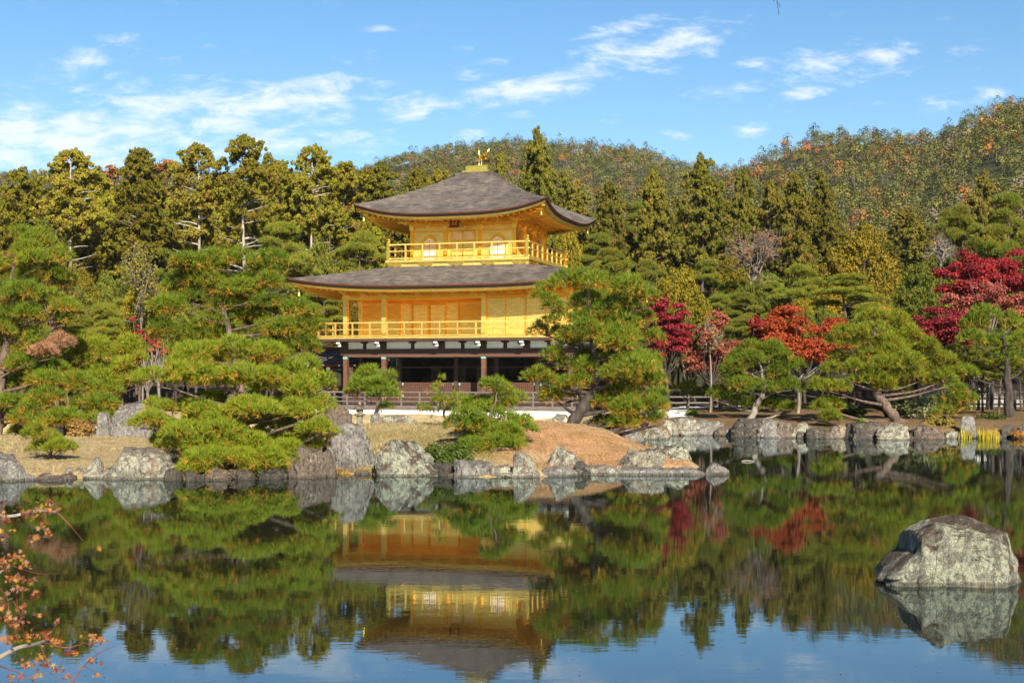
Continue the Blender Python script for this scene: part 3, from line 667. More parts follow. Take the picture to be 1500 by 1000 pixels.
    for s_ in (-1, 1):
        fan((s_*.08, .02, 14.08), [(s_*.2,-.02,14.12),(s_*.42,.0,14.32),(s_*.52,.04,14.46),(s_*.46,.12,14.28),(s_*.36,.16,14.14),(s_*.2,.16,14.04)], (0,.03,.01))
    for k, s_ in enumerate((-.16, 0, .16)):
        fan((s_*.3, .2, 14.0), [(s_-.06,.4,14.12),(s_-.08,.62,14.02),(s_,.72,13.86),(s_+.08,.62,14.0),(s_+.05,.4,14.1)], (0,0,-.03))
    pho = ph.build('phoenix', M['gold_bright'], fn, True); pho.rotation_euler = (0, 0, math.radians(-12)); pho.location = (0, 0, 0)
    # fishing porch on the west side
    u0, u1, vr = -11.3, -6.15, .3; pr = MB()
    ez, rz_, hw = 3.16, 3.98, 2.35
    V = []; nn = 9
    for k, uu in enumerate(np.linspace(u0, u1, 9)):
        for t in np.linspace(-1, 1, 13):
            lift = .12*abs((uu-(u0+u1)/2)/((u1-u0)/2))**3
            V.append((uu, vr+t*hw, rz_+(ez-rz_)*abs(t)**.85+lift*abs(t)))
    Q = [[i*13+j, (i+1)*13+j, (i+1)*13+j+1, i*13+j+1] for i in range(8) for j in range(12)]
    po = npobj('porch_roof', V, Q, M['shingle'], P)
    ed = MB().box(u0+.02, u1, vr-hw+.02, vr-hw+.1, ez-.13, ez-.003).box(u0+.02, u1, vr+hw-.1, vr+hw-.02, ez-.13, ez-.003).box(u0+.3, u1, vr-.12, vr+.12, rz_-.02, rz_+.14).build('roof_edge', M['edge_red'], po)
    sf = MB().add([(u0+.05,vr-hw+.1,ez-.1),(u1,vr-hw+.1,ez-.1),(u1,vr,rz_-.15),(u0+.05,vr,rz_-.15),(u0+.05,vr+hw-.1,ez-.1),(u1,vr+hw-.1,ez-.1)], [(0,1,2,3),(3,2,5,4)]).build('porch_soffit', wd, po)
    for (u, v) in ((u0+.7, vr-1.5), (u0+.7, vr+1.5), (-8.6, vr-1.5), (-8.6, vr+1.5), (-6.6, vr-1.5)): MB().box(u-.1, u+.1, v-.1, v+.1, .4, 3.2).build('porch_post', wd, P)
    MB().box(u0+.5, -7.45, vr-1.7, vr+1.7, 1.25, 1.38).build('porch_floor', wd, P)
    MB().box(u0+.6, -7.0, vr-1.56, vr-1.44, 1.98, 2.05).box(u0+.6, -7.0, vr-1.57, vr-1.43, 2.75, 2.85).box(u0+.6, -7.0, vr-1.54, vr-1.46, 1.6, 1.66).build('porch_railing', wd, P)
    wt = MB()
    for i in range(6): wt.box(u0+.5+i*.9, u0+.58+i*.9, vr-hw-.01, vr-hw+.019, ez-.12, ez-.02)
    wt.build('rafter_tips', M['white'], po)
build_pavilion()

# ------------------------------------------------------------------ foliage builders
def rnd_unit(n):
    v = RNG.normal(size=(n, 3)); return v/np.linalg.norm(v, axis=1)[:, None]
def leaf_quads(C, size, N=None, asp=.62):
    n = len(C); N = rnd_unit(n) if N is None else N
    A = np.cross(N, rnd_unit(n)); A /= np.linalg.norm(A, axis=1)[:, None]+1e-9; B = np.cross(N, A)
    s = np.asarray(size)[:, None]*np.ones((n, 1))
    V = np.stack([C-A*s, C-B*s*asp+A*s*.1, C+A*s, C+B*s*asp+A*s*.1], 1).reshape(-1, 3)
    return V, np.arange(4*n).reshape(n, 4)
def tufts(C, Dr, L, k=8, wid=.095, spread=.85):
    n = len(C); Cr = np.repeat(C, k, 0); d = np.repeat(Dr, k, 0)+rnd_unit(n*k)*spread; d /= np.linalg.norm(d, axis=1)[:, None]+1e-9
    l = np.repeat(L, k)*RNG.uniform(.7, 1.15, n*k); s = np.cross(d, rnd_unit(n*k)); s /= np.linalg.norm(s, axis=1)[:, None]+1e-9
    h = (l*wid/2)[:, None]; st = Cr+d*(l*.12)[:, None]
    V = np.stack([st-s*h, st+s*h, Cr+d*l[:, None]], 1).reshape(-1, 3)
    return V, np.arange(3*n*k).reshape(-1, 3)
def lerpc(a, b, t): return np.asarray(a)[None]*(1-t[:, None])+np.asarray(b)[None]*t[:, None]
G_LIGHT = ((.085,.13,.008), (.19,.20,.013)); G_MID = ((.06,.11,.008), (.155,.178,.012)); G_DEEP = ((.045,.078,.007), (.09,.11,.011)); G_BLUE = ((.06,.095,.03), (.11,.14,.05)); G_YEL = ((.13,.12,.007),(.24,.15,.012))
BROWN = ((.24,.12,.012), (.34,.19,.025)); DEAD = ((.22,.10,.055), (.34,.17,.10))
def pine(label, trunk, pads, Y, r0, green=G_MID, group=None, brown=.13, tuft=.0044, dens=1.0, bark='bark', name='pine_tree', cat='pine tree', depth=1.0, over=None, dead=()):
    base = W(trunk[0][0], trunk[0][1], Y); gz = zat(base[0], base[1])
    if base[2] > gz-.1: base[2] = min(base[2], gz+.0) if base[2]-gz < 2.5 else base[2]
    P = np.array([W(px, py, Y) for px, py in trunk]); P[0, 2] = base[2]-.15; root = empty(name, base); tag(root, label, cat, group)
    P[1:, 1] += RNG.normal(0, .12, len(P)-1)
    T = spline(P, 6*len(P)); rr = np.interp(np.linspace(0, 1, len(T)), [0, .06, .25, 1], [r0*1.45, r0, r0*.85, r0*.22])
    T[2:-1, 0] += .03*np.sin(np.arange(len(T)-3)*1.1)
    limbs = [tube(T-base, rr*(1+.12*np.sin(np.arange(len(T))*1.9)), 10)]
    Cs = []; Ds = []; Ls = []; cols = []
    for ip, (px, py, hw, hh) in enumerate(pads):
        m = hw/F*Y; dy = RNG.uniform(-1, 1)*depth*max(.35, 1.1-m*.3)
        if over and py > over: dy = -depth*1.5*min(1, (py-over)/25)
        Yp = Y+dy
        c = W(px, py, Yp); a = hw/F*Yp*1.06; h = hh/F*Yp*1.5; d = a*RNG.uniform(.75, .95)
        # limb
        z_ = T[:, 2]; j = int(np.argmin(np.abs(z_-(c[2]-.25*np.linalg.norm(T[:, :2]-c[:2], axis=1).min()-h))+.15*np.linalg.norm(T-c, axis=1)))
        s = T[j]; e = c+np.array([0, 0, -h*.55]); mid = (s+e)/2+np.array([RNG.normal(0, .1), RNG.normal(0, .1), -.06*np.linalg.norm(e-s)+RNG.normal(0, .05)])
        out = e+(e-s)*np.array([.35, .35, 0])/max(1, np.linalg.norm(e-s))*a
        lr = max(.018*Y/40, rr[j]*.42)
        limbs.append(tube(spline([s, mid, e, out], 9)-base, np.linspace(lr, lr*.22, 9), 6))
        for _ in range(3):
            th = RNG.uniform(0, 6.28); q = e+np.array([math.cos(th)*a*.7, math.sin(th)*d*.7, h*.25])
            limbs.append(tube(spline([mid*.3+e*.7, (e+q)/2, q], 5)-base, np.linspace(lr*.4, lr*.12, 5), 5))
        L = tuft*Y; n = int(dens*2.6*math.pi*a*d/(L*L*.36))
        # a pad is several overlapping cushions so its outline is uneven
        k = max(3, int(a/.28/ (Y/40))); sub = RNG.uniform(-1, 1, (k, 2)); sub /= np.maximum(1, np.linalg.norm(sub, axis=1))[:, None]
        sr = RNG.uniform(.38, .62, k); w = RNG.integers(0, k, n)
        v = rnd_unit(n); v[:, 2] = np.abs(v[:, 2])*1.1-.28; rad = RNG.uniform(.35, 1, n)**.5
        ctr = np.stack([sub[w, 0]*a*.62, sub[w, 1]*d*.62, (RNG.uniform(-.5, .5, k)[w]+.15*(1-(sub[w]**2).sum(1)))*h], 1)
        C = c+ctr+v*rad[:, None]*np.stack([sr[w]*a, sr[w]*d, np.minimum(sr[w]*a*.9, h*1.05)], 1)
        dr = np.array([0, 0, .75])+v*np.array([.75, .75, .5])*1.0
        t = RNG.uniform(0, 1, n)*.65+.35*RNG.random()
        cc = lerpc(green[0], green[1], t)
        low = v[:, 2]*rad
        br = RNG.random(n) < np.where(low < .12, brown*1.9, brown*.3)
        cc[br] = lerpc(BROWN[0], BROWN[1], RNG.random(br.sum()))
        dr[br, 2] -= .7
        if ip in dead: cc = lerpc(DEAD[0], DEAD[1], RNG.random(n))
        Cs.append(C); Ds.append(dr); Ls.append(np.full(n, L)); cols.append(cc)
    C = np.concatenate(Cs); V, Q = tufts(C-base, np.concatenate(Ds), np.concatenate(Ls), 9)
    col = np.repeat(np.concatenate(cols), 27, 0)*RNG.uniform(.8, 1.2, (len(V)//3, 1)).repeat(3, 0)
    Vt, Qt = merge(limbs); npobj('trunk', Vt, Qt, M[bark], root, smooth=True)
    npobj('crown', V, Q, M['needle'], root, col=col)
    return root
def clump_leaves(ctrs, radii, per, size, flat=.65, up=.25):
    """leaf faces spread through a set of ellipsoid clumps"""
    n = len(ctrs)*per; w = np.repeat(np.arange(len(ctrs)), per); v = rnd_unit(n); rad = RNG.uniform(.15, 1, n)**.45
    r = np.asarray(radii)[w]; C = np.asarray(ctrs)[w]+v*rad[:, None]*np.stack([r, r, r*flat], 1)*RNG.uniform(.8, 1.15, (n, 1))
    N = v*1.0+rnd_unit(n)*.6+np.array([0, 0, up]); N /= np.linalg.norm(N, axis=1)[:, None]
    return C, N, w
def tree_proto(kind, seed):
    """returns (crown mesh, trunk mesh, height, half width)"""
    global RNG
    keep = RNG; RNG = np.random.default_rng(seed); limbs = []
    if kind in ('cedar', 'cypress', 'sparse'):
        H = 16.0; R = 3.0 if kind == 'cedar' else 3.3; z0 = {'cedar': .46, 'cypress': .50, 'sparse': .62}[kind]*H
        nb = {'cedar': 105, 'cypress': 88, 'sparse': 62}[kind]; tb = ((np.arange(nb)+RNG.uniform(0, 1, nb))/nb)**.92; per_b = 8; nl = nb*per_b
        prof = np.interp(tb, [0, .12, .4, .7, .9, 1], [.5, .95, 1.0, .8, .48, .10]) if kind == 'cedar' else np.interp(tb, [0, .15, .45, .75, .92, 1], [.55, .92, 1.0, .86, .58, .22])
        thb = RNG.uniform(0, 6.28, nb); Lb = R*prof*RNG.uniform(.55, 1.18, nb); zb = z0+tb*(H-z0)
        kb = np.repeat(np.arange(nb), per_b); sb = RNG.uniform(.15, 1, nl)**.8; rr = Lb[kb]*sb; tha = thb[kb]+RNG.normal(0, .12, nl)
        ctr = np.stack([rr*np.cos(tha), rr*np.sin(tha), zb[kb]+.10*rr-.10*rr**2*.5], 1)+RNG.normal(0, .16, (nl, 3)); rad = RNG.uniform(.24, .5, nl)*(1.15-.35*sb)*(.42+.58*prof[kb])
        C, N, w = clump_leaves(ctr, rad, 64, .2, .7)
        size = RNG.uniform(.06, .13, len(C))
        g = {'cedar': ((.062,.066,.008), (.14,.118,.014)), 'cypress': ((.092,.098,.008), (.205,.172,.014)), 'sparse': ((.10,.10,.010), (.22,.17,.018))}[kind]
        cl = RNG.random(nb)[kb][w]*.45+.2*RNG.random(nl)[w]+.35*RNG.random(len(C)); col = lerpc(g[0], g[1], cl)
        br = RNG.random(len(C)) < np.where(RNG.random(nl)[w] < .10, .4, .02); col[br] = lerpc((.15,.065,.012), (.26,.11,.03), RNG.random(br.sum()))
        T = np.stack([.12*np.sin(np.linspace(0, 5, 14)+seed), .12*np.cos(np.linspace(0, 4, 14)+seed), np.linspace(-.6, H*.97, 14)], 1)
        limbs.append(tube(T, np.linspace(.27, .04, 14), 8))
        for i in range(46):
            if kind == 'cedar' and i > 14: break
            zz = RNG.uniform(z0*.6, H*.9); a = RNG.uniform(0, 6.28); L = R*float(np.interp((zz-z0)/(H-z0), [-1, 0, .4, 1], [.7, .8, .8, .2]))*RNG.uniform(.6, 1)
            p = np.array([0, 0, zz]); q = p+np.array([math.cos(a)*L*.5, math.sin(a)*L*.5, .25*L*.4]); e = p+np.array([math.cos(a)*L, math.sin(a)*L, .12*L+RNG.normal(0, .2)])
            limbs.append(tube(spline([p, q, e], 6), np.linspace(.06, .012, 6), 4))
        hw = R
    elif kind in ('broad', 'golden', 'airy'):
        H = 10.0; R = 4.2; nl = {'broad': 300, 'golden': 320, 'airy': 130}[kind]
        v = rnd_unit(nl); v[:, 2] = np.abs(v[:, 2])*1.15-.35; rad_ = RNG.uniform(.3, 1, nl)**.5
        ctr = np.array([0, 0, H*.58])+v*rad_[:, None]*np.array([R*.85, R*.85, H*.42]); ctr[:, :2] += .5*np.sin(ctr[:, 2:3]*1.3+np.array([[seed, seed*2.]]))
        rad = RNG.uniform(.32, .72, nl); C, N, w = clump_leaves(ctr, rad, 64, .2, .7, .45); size = RNG.uniform(.06, .125, len(C))
        g = {'broad': ((.065,.085,.010), (.145,.145,.018)), 'golden': ((.11,.10,.008), (.23,.155,.012)), 'airy': ((.085,.095,.018), (.18,.145,.025))}[kind]
        col = lerpc(g[0], g[1], RNG.random(nl)[w]*.6+.4*RNG.random(len(C)))
        br = RNG.random(len(C)) < .05; col[br] = lerpc((.18,.10,.012), (.30,.16,.02), RNG.random(br.sum()))
        T = np.stack([.25*np.sin(np.linspace(0, 3, 10)+seed), .25*np.cos(np.linspace(0, 3, 10)+seed), np.linspace(-.6, H*.7, 10)], 1); limbs.append(tube(T, np.linspace(.26, .07, 10), 8))
        for i in range(0, nl, 7):
            s = T[RNG.integers(3, 9)]; e = ctr[i]; limbs.append(tube(spline([s, (s+e)/2+RNG.normal(0, .25, 3), e], 6), np.linspace(.09, .015, 6), 4))
        hw = R
    elif kind == 'forest_pine':
        H = 12.0; R = 3.4; nl = 46; t = RNG.random(nl); z = H*(.42+.56*t); th = RNG.uniform(0, 6.28, nl); rr = R*np.interp(t, [0, .3, .8, 1], [.95, 1, .6, .12])*RNG.uniform(.2, 1, nl)**.6
        ctr = np.stack([rr*np.cos(th), rr*np.sin(th), z], 1); rad = RNG.uniform(.7, 1.15, nl); n = nl*240; w = np.repeat(np.arange(nl), 240)
        v = rnd_unit(n); v[:, 2] = np.abs(v[:, 2])-.3; C = ctr[w]+v*(RNG.uniform(.3, 1, n)**.5)[:, None]*np.stack([rad[w], rad[w], rad[w]*.42], 1)
        V, Q = tufts(C, np.array([0, 0, .7])+v*.7, np.full(n, .30), 7, .12); cl = RNG.random(nl)[w]*.6+.4*RNG.random(n)
        col = lerpc((.085,.12,.012), (.175,.18,.018), cl); br = RNG.random(n) < .09; col[br] = lerpc((.2,.09,.01), (.28,.13,.02), RNG.random(br.sum()))
        col = np.repeat(col, 21, 0); T = np.stack([.3*np.sin(np.linspace(0, 4, 12)+seed), .3*np.cos(np.linspace(0, 3, 12)+seed), np.linspace(-.6, H*.93, 12)], 1); limbs.append(tube(T, np.linspace(.24, .05, 12), 8))
        for i in range(nl):
            s = T[np.argmin(np.abs(T[:, 2]-(ctr[i, 2]-.4)))]; limbs.append(tube(spline([s, (s+ctr[i])/2+RNG.normal(0, .12, 3), ctr[i]-[0, 0, .2]], 5), np.linspace(.07, .015, 5), 4))
        hw = R
    if kind != 'forest_pine':
        V, Q = leaf_quads(C, size, N); col = np.repeat(col, 4, 0)
    Vt, Qt = merge(limbs)
    cm = npmesh('crown', V, Q, col, M['needle' if kind == 'forest_pine' else 'leaf'])
    tm = npmesh('trunk', Vt, Qt, None, M['dark_bark' if kind == 'broad' else 'bark' if kind == 'cedar' else 'grey_bark' if kind == 'sparse' else 'pale_bark' if kind == 'cypress' else 'bark'], True)
    RNG = keep
    return cm, tm, H, hw
PROTO = {k: [tree_proto(k, s) for s in ss] for k, ss in dict(cedar=(11,12,13), cypress=(21,22,23), sparse=(31,32), broad=(41,42,43), golden=(51,52), airy=(61,), forest_pine=(71,72,73)).items()}
TNAME = dict(cedar='cedar_tree', cypress='cypress_tree', sparse='cypress_tree', broad='broadleaf_tree', golden='broadleaf_tree', airy='broadleaf_tree', forest_pine='pine_tree')
TCAT = dict(cedar='cedar tree', cypress='cypress tree', sparse='cypress tree', broad='tree', golden='tree', airy='tree', forest_pine='pine tree')
def place_tree(kind, px, top, hw, Y, label, group=None, idx=None):
    cm, tm, H, R = PROTO[kind][idx if idx is not None else RNG.integers(0, len(PROTO[kind]))]
    X = (px-750)/F*Y; gz = zat(X, Y); zt = CH+(HY-top)/F*Y; sz = max(.25, (zt-gz)/H); sx = hw/F*Y/R
    o = empty(TNAME[kind], (X, Y, gz), RNG.uniform(0, 6.28)); o.scale = (sx, sx, sz); tag(o, label, TCAT[kind], group)
    for nm, me in (('trunk', tm), ('crown', cm)): link(D.objects.new(nm, me), o)
    return o

# ------------------------------------------------------------------ forest behind
named = [
 ('sparse', 105, 224, 58, 125, 'tall cypress with bare pale lower trunk near the left edge of the forest'),
 ('cypress', 203, 224, 50, 132, 'pointed dense cypress top between the bare trunked one and the tall pair'),
 ('sparse', 290, 216, 50, 124, 'tall cypress with long dead side branches, left one of the tall pair'),
 ('sparse', 357, 205, 54, 122, 'tallest cypress of the left forest with grey trunk above the big pine'),
 ('sparse', 458, 218, 48, 128, 'cypress with bare white trunk just left of the pavilion roof'),
 ('cypress', 30, 252, 48, 128, 'broad cypress at the far left edge of the forest'),
 ('cypress', 152, 262, 36, 138, 'low cypress in the gap right of the bare pale trunk'),
 ('cypress', 410, 240, 46, 132, 'olive cypress between the two tallest left trees'),
 ('cypress', 505, 243, 50, 136, 'olive cypress beside the left tip of the upper roof'),
 ('cypress', 552, 246, 50, 142, 'olive cypress standing behind the left slope of the upper roof'),
 ('cypress', 608, 252, 38, 146, 'olive cypress crown seen left of the roof ornament'),
 ('cedar', 787, 196, 38, 132, 'very tall dark cedar rising right behind the phoenix ornament'),
 ('cedar', 733, 228, 26, 140, 'rounded dark cedar top directly beside the phoenix ornament'),
 ('cedar', 845, 272, 34, 140, 'dark cedar above the right tip of the upper roof'),
 ('cedar', 893, 268, 34, 136, 'second dark cedar right of the upper roof tip'),
 ('cedar', 958, 252, 34, 134, 'dark cedar with two thin pale trunks below it'),
 ('cedar', 1030, 233, 42, 132, 'tallest dark cedar in the row right of the pavilion'),
 ('cedar', 1087, 252, 28, 138, 'narrow dark cedar next to the tallest one of the right row'),
 ('sparse', 1128, 268, 22, 138, 'thin half bare cypress in the right cedar row'),
 ('cedar', 1165, 258, 34, 132, 'dark cedar with a straight pale trunk above the bare grey tree'),
 ('cedar', 1203, 256, 30, 138, 'dark cedar at the right end of the cedar row'),
 ('cedar', 1440, 256, 30, 150, 'dark brown cedar on the slope near the right edge'),
 ('golden', 1265, 305, 72, 100, 'big rounded yellow olive broadleaf tree right of the bare grey tree'),
 ('broad', 1345, 368, 55, 88, 'dark glossy broadleaf tree left of the large crimson maple'),
 ('forest_pine', 1408, 303, 40, 104, 'red barked pine with bare orange trunk on the right slope'),
 ('forest_pine', 1475, 282, 46, 98, 'large layered pine at the right edge above the crimson maple'),
 ('forest_pine', 1240, 400, 75, 84, 'wide flat topped pine behind the tall pond pine'),
 ('forest_pine', 1165, 385, 50, 86, 'green pine between the bare grey tree and the flat topped pine'),
 ('golden', 1000, 368, 52, 86, 'orange tinged tree right of the pavilion above the dark red maple'),
 ('broad', 1098, 396, 50, 88, 'olive bush like tree below the bare grey tree'),
 ('forest_pine', 410, 322, 58, 92, 'light green pine behind the big left pine top'),
 ('forest_pine', 530, 340, 50, 96, 'bushy pine just left of the upper balcony'),
 ('forest_pine', 895, 365, 50, 94, 'pine just right of the upper balcony'),
 ('broad', 470, 330, 36, 100, 'dark round tree below the bare white cypress trunk'),
 ('airy', 80, 345, 60, 80, 'reddish flecked airy tree above the left pines'),
 ('broad', 60, 300, 46, 112, 'dark olive tree beneath the far left cypress'),
 ('golden', 205, 372, 36, 66, 'yellow leaved thin tree rising above the small red maple'),
 ('forest_pine', 150, 442, 42, 60, 'blue green bushy pine above the low left pines'),
]
for k, px, top, hw, Y, lb in named: place_tree(k, px, top, hw, Y, lb)
def infill():
    rows = [(70, 500, 34, 3), (78, 458, 38, 3), (86, 428, 40, 2), (95, 402, 40, 2), (104, 378, 40, 2), (135, 302, 40, 1), (142, 356, 44, 2), (150, 280, 40, 1), (156, 345, 44, 2), (172, 272, 38, 1)]
    for Y, top, sp, cls in rows:
        x = -60+RNG.uniform(0, 20)
        while x < 1570:
            t = top+RNG.normal(0, 10); k = RNG.random()
            if x < 640: t += 8
            if cls == 1 and x > 840: t += 34 if x < 1150 else 46
            kind = ('cedar' if x > 700 else 'cypress') if (cls == 1 and k < .7) else 'broad' if k < .55 else 'forest_pine' if k < .85 else 'golden'
            if not (430 < x < 900 and Y < 90) and not (Y < 75 and (470 < x < 1300)):
                side = 'left of' if x < 560 else 'behind' if x < 850 else 'right of'
                what = {'cedar': 'dark cedar', 'cypress': 'olive cypress', 'broad': 'rounded olive broadleaf tree', 'forest_pine': 'bushy green pine', 'golden': 'yellowish broadleaf tree'}[kind]
                place_tree(kind, x, t, sp*RNG.uniform(.75, 1.15), Y+RNG.uniform(-4, 4), f'{what} in the crowded forest {side} the golden pavilion', f'{what}s in the forest {side} the pavilion')
            x += sp*RNG.uniform(.75, 1.35)*(1.25 if cls == 1 else 1)
infill()
# the far hillside wood: one mass of thousands of small crowns
def hillside_wood():
    Vs = []; cs = []; N = 16000
    tpl = []
    for s in range(10):
        n = 112; conif = s < 4
        if conif:
            t = RNG.random(n); r = np.interp(t, [0, .2, .75, 1], [.5, 1, .75, .1])*1.9*RNG.uniform(.3, 1, n)**.5; th = RNG.uniform(0, 6.28, n); C = np.stack([r*np.cos(th), r*np.sin(th), 3.5+5.5*t], 1)
        else:
            k = 9; cc = rnd_unit(k)*np.array([1.7, 1.7, 1.5])+np.array([0, 0, 5.5]); w = RNG.integers(0, k, n); C = cc[w]+rnd_unit(n)*.95*(RNG.uniform(.3, 1, n)**.4)[:, None]
        nm = rnd_unit(n)*.55+(C-np.array([0, 0, 5.2]))/np.linalg.norm(C-np.array([0, 0, 5.2]), axis=1)[:, None]+np.array([0, 0, .25]); nm /= np.linalg.norm(nm, axis=1)[:, None]
        V, _ = leaf_quads(C, RNG.uniform(.2, .40, n), nm)
        tk = np.array([[-.1,0,-.5],[.1,0,-.5],[.06,0,6.2],[-.06,0,6.2]]); tpl.append((np.concatenate([V, tk]), n, conif))
    Y = 240+(RNG.random(N)**.8)*500; px = RNG.uniform(-260, 1760, N); X = (px-750)/F*Y; Z = height(X, Y)
    kind = vnoise(np.stack([X*.02, Y*.02, X*0], 1))+RNG.normal(0, .45, N)
    for i in range(N):
        s = RNG.uniform(.65, 1.2); a = RNG.uniform(0, 6.28); V, n, cn = tpl[RNG.integers(0, 10)]
        R = np.array([[math.cos(a), -math.sin(a), 0], [math.sin(a), math.cos(a), 0], [0, 0, 1]])
        Vs.append((V@R.T)*np.array([s, s, s*RNG.uniform(.6, .95)])+np.array([X[i], Y[i], Z[i]-.3]))
        q = RNG.random(); q = .96 if (kind[i] > .95 and q < .6) else q
        if q < .64: c0, c1 = (.065,.078,.018), (.125,.128,.028)
        elif q < .84: c0, c1 = (.11,.11,.022), (.195,.175,.032)
        elif q < .90 or kind[i] < -.75: c0, c1 = (.14,.115,.075), (.21,.17,.12)
        elif q < .95: c0, c1 = (.15,.10,.03), (.22,.14,.035)
        elif q < .985: c0, c1 = (.26,.11,.025), (.36,.15,.035)
        else: c0, c1 = (.20,.07,.035), (.28,.10,.045)
        cc = np.repeat(lerpc(c0, c1, RNG.random(n)), 4, 0); cs.append(np.concatenate([cc, np.tile([.11,.09,.07], (4, 1))]))
    V = np.concatenate(Vs); o = npobj('hillside_wood', V, np.arange(len(V)).reshape(-1, 4), M['leaf'], col=np.concatenate(cs)); tag(o, 'mixed green and rust coloured wood covering the far hillsides', 'wood', kind='stuff')
hillside_wood()

# ------------------------------------------------------------------ pond-side pines
pine('wide low pine sprawling over the near shore, trunk hidden, overhanging the water', [(345,692),(338,660),(352,625),(335,590),(350,555),(345,525)],
     [(290,528,60,14),(372,519,55,13),(432,538,45,13),(248,557,48,12),(330,556,70,13),(420,562,60,13),(458,575,38,13),(238,597,30,9),(290,592,60,13),(380,596,66,13),(452,595,45,13),(238,622,44,10),(310,627,64,12),(400,622,60,12),(468,628,34,9),(232,642,24,8),(262,652,44,11),(335,657,68,13),(430,650,58,12),(488,640,20,7),(292,676,48,11),(372,682,48,12),(410,668,40,10),(345,640,50,10),(330,612,62,12),(400,607,56,12),(452,606,34,10),(285,612,40,11),(360,640,60,12),(440,636,40,11),(300,690,40,8),(385,692,34,7),(270,540,40,10),(480,560,14,10)], 35.8, .19, G_LIGHT, dens=1.1, over=645)
pine('broad crowned pine rising behind the wide low pine left of the pavilion', [(350,640),(352,560),(340,500),(325,455),(340,400)],
     [(268,396,46,13),(330,386,52,13),(396,392,42,12),(252,422,36,12),(310,420,60,13),(380,424,58,13),(402,416,34,12),(270,444,46,11),(414,448,46,13),(446,456,20,11),(262,484,44,13),(325,486,60,13),(400,486,52,13),(448,482,30,12),(380,512,48,12),(285,506,44,10),(436,508,38,11),(350,440,40,10),(370,468,40,9)], 45, .2, G_MID, brown=.16)
pine('leaning pine with curved dark trunk on the orange mound in front of the pavilion', [(826,640),(846,606),(866,580),(878,552),(872,520),(868,490),(862,450),(858,420)],
     [(808,428,26,12),(850,418,44,14),(902,424,44,14),(938,442,34,13),(805,482,30,11),(880,455,50,14),(936,466,38,13),(845,470,36,11),(850,502,44,13),(912,500,50,14),(948,494,26,13),(806,522,26,11),(862,530,50,14),(922,532,46,15),(952,522,22,13),(794,553,28,9),(838,562,40,11),(924,566,42,14),(962,574,18,11),(822,582,36,9),(872,590,42,10),(932,594,42,13),(908,616,36,9),(958,614,26,10),(896,548,40,12),(816,446,26,10),(900,480,44,12),(885,436,42,13),(872,486,38,13),(902,518,44,13),(852,546,34,12),(902,578,44,13),(948,552,24,12),(925,615,36,10)], 43, .2, G_MID, brown=.2, bark='dark_bark')
pine('small bushy pine on the shore slope in the middle in front of the pavilion', [(716,690),(722,660),(716,620),(728,575)],
     [(730,572,30,10),(700,591,32,10),(752,591,30,10),(720,603,50,12),(688,617,34,11),(744,622,38,11),(702,642,38,12),(750,642,34,11),(720,655,54,12),(694,664,32,9),(740,666,34,9),(764,615,16,8),(722,630,44,12)], 38.5, .08, G_MID, brown=.08, depth=.7, dens=.95)
pine('light green feathery young pine beside the small bushy shore pine', [(655,626),(650,600),(648,560)],
     [(647,562,12,9),(634,582,20,8),(664,586,22,8),(629,602,18,8),(660,606,26,9),(682,602,14,8)], 44, .05, G_LIGHT, brown=.06, dens=.55)
pine('little tilted pine growing beside the stone lantern', [(548,612),(552,600),(556,585),(545,560)],
     [(540,551,28,9),(563,558,20,9),(545,573,40,10),(520,574,18,8),(574,571,14,8),(562,597,14,6)], 49, .09, G_MID, brown=.05)
pine('miniature pine with leaning stem on the sandy left shore', [(64,693),(70,680),(74,668),(62,640)],
     [(62,630,17,9),(48,642,22,8),(78,644,24,8),(64,657,42,9),(90,655,18,7)], 36.5, .05, G_LIGHT, brown=.12)
pine('large drooping pine filling the left edge with a dead brown patch', [(-5,650),(0,560),(10,480),(20,400),(25,360)],
     [(22,364,46,13),(72,376,40,12),(14,396,48,14),(62,402,44,13),(20,430,56,14),(74,446,36,12),(8,478,40,14),(44,500,40,13),(18,532,42,13),(12,572,32,12),(10,610,30,11),(90,500,26,10),(62,520,28,8),(40,462,46,12),(30,590,34,10),(88,470,22,9),(10,545,30,10),(-10,450,36,14),(-8,500,34,13),(96,412,26,10),(40,350,34,10),(-12,600,34,12),(100,452,24,9),(60,548,36,11),(-5,400,36,13)], 51, .2, G_MID, brown=.16, dead=(11,12))
pine('layered mid height pine behind the standing stones', [(158,640),(156,590),(160,550),(155,510)],
     [(130,506,44,12),(182,516,38,12),(112,530,48,13),(172,541,44,12),(62,552,38,12),(160,566,48,12),(206,556,22,9),(150,592,30,9),(200,530,26,10)], 55, .13, G_LIGHT, brown=.12)
pine('low spreading pine with orange tinged pads behind the miniature pine', [(95,650),(98,610),(95,575)],
     [(100,562,54,12),(70,592,46,12),(130,597,50,11),(92,616,50,11),(40,612,36,11),(30,632,34,9),(150,616,36,9)], 49.5, .13, G_MID, brown=.24)
pine('small flat pine with bent trunk on the far bank behind the boulder row', [(1098,612),(1108,592),(1122,570),(1112,530)],
     [(1110,516,38,10),(1098,536,42,11),(1152,542,34,11),(1086,560,34,9),(1130,566,44,11),(1060,582,30,8),(1110,592,44,9),(1150,597,30,8),(1140,520,28,9)], 62, .16, G_MID, brown=.05, bark='pale_bark')
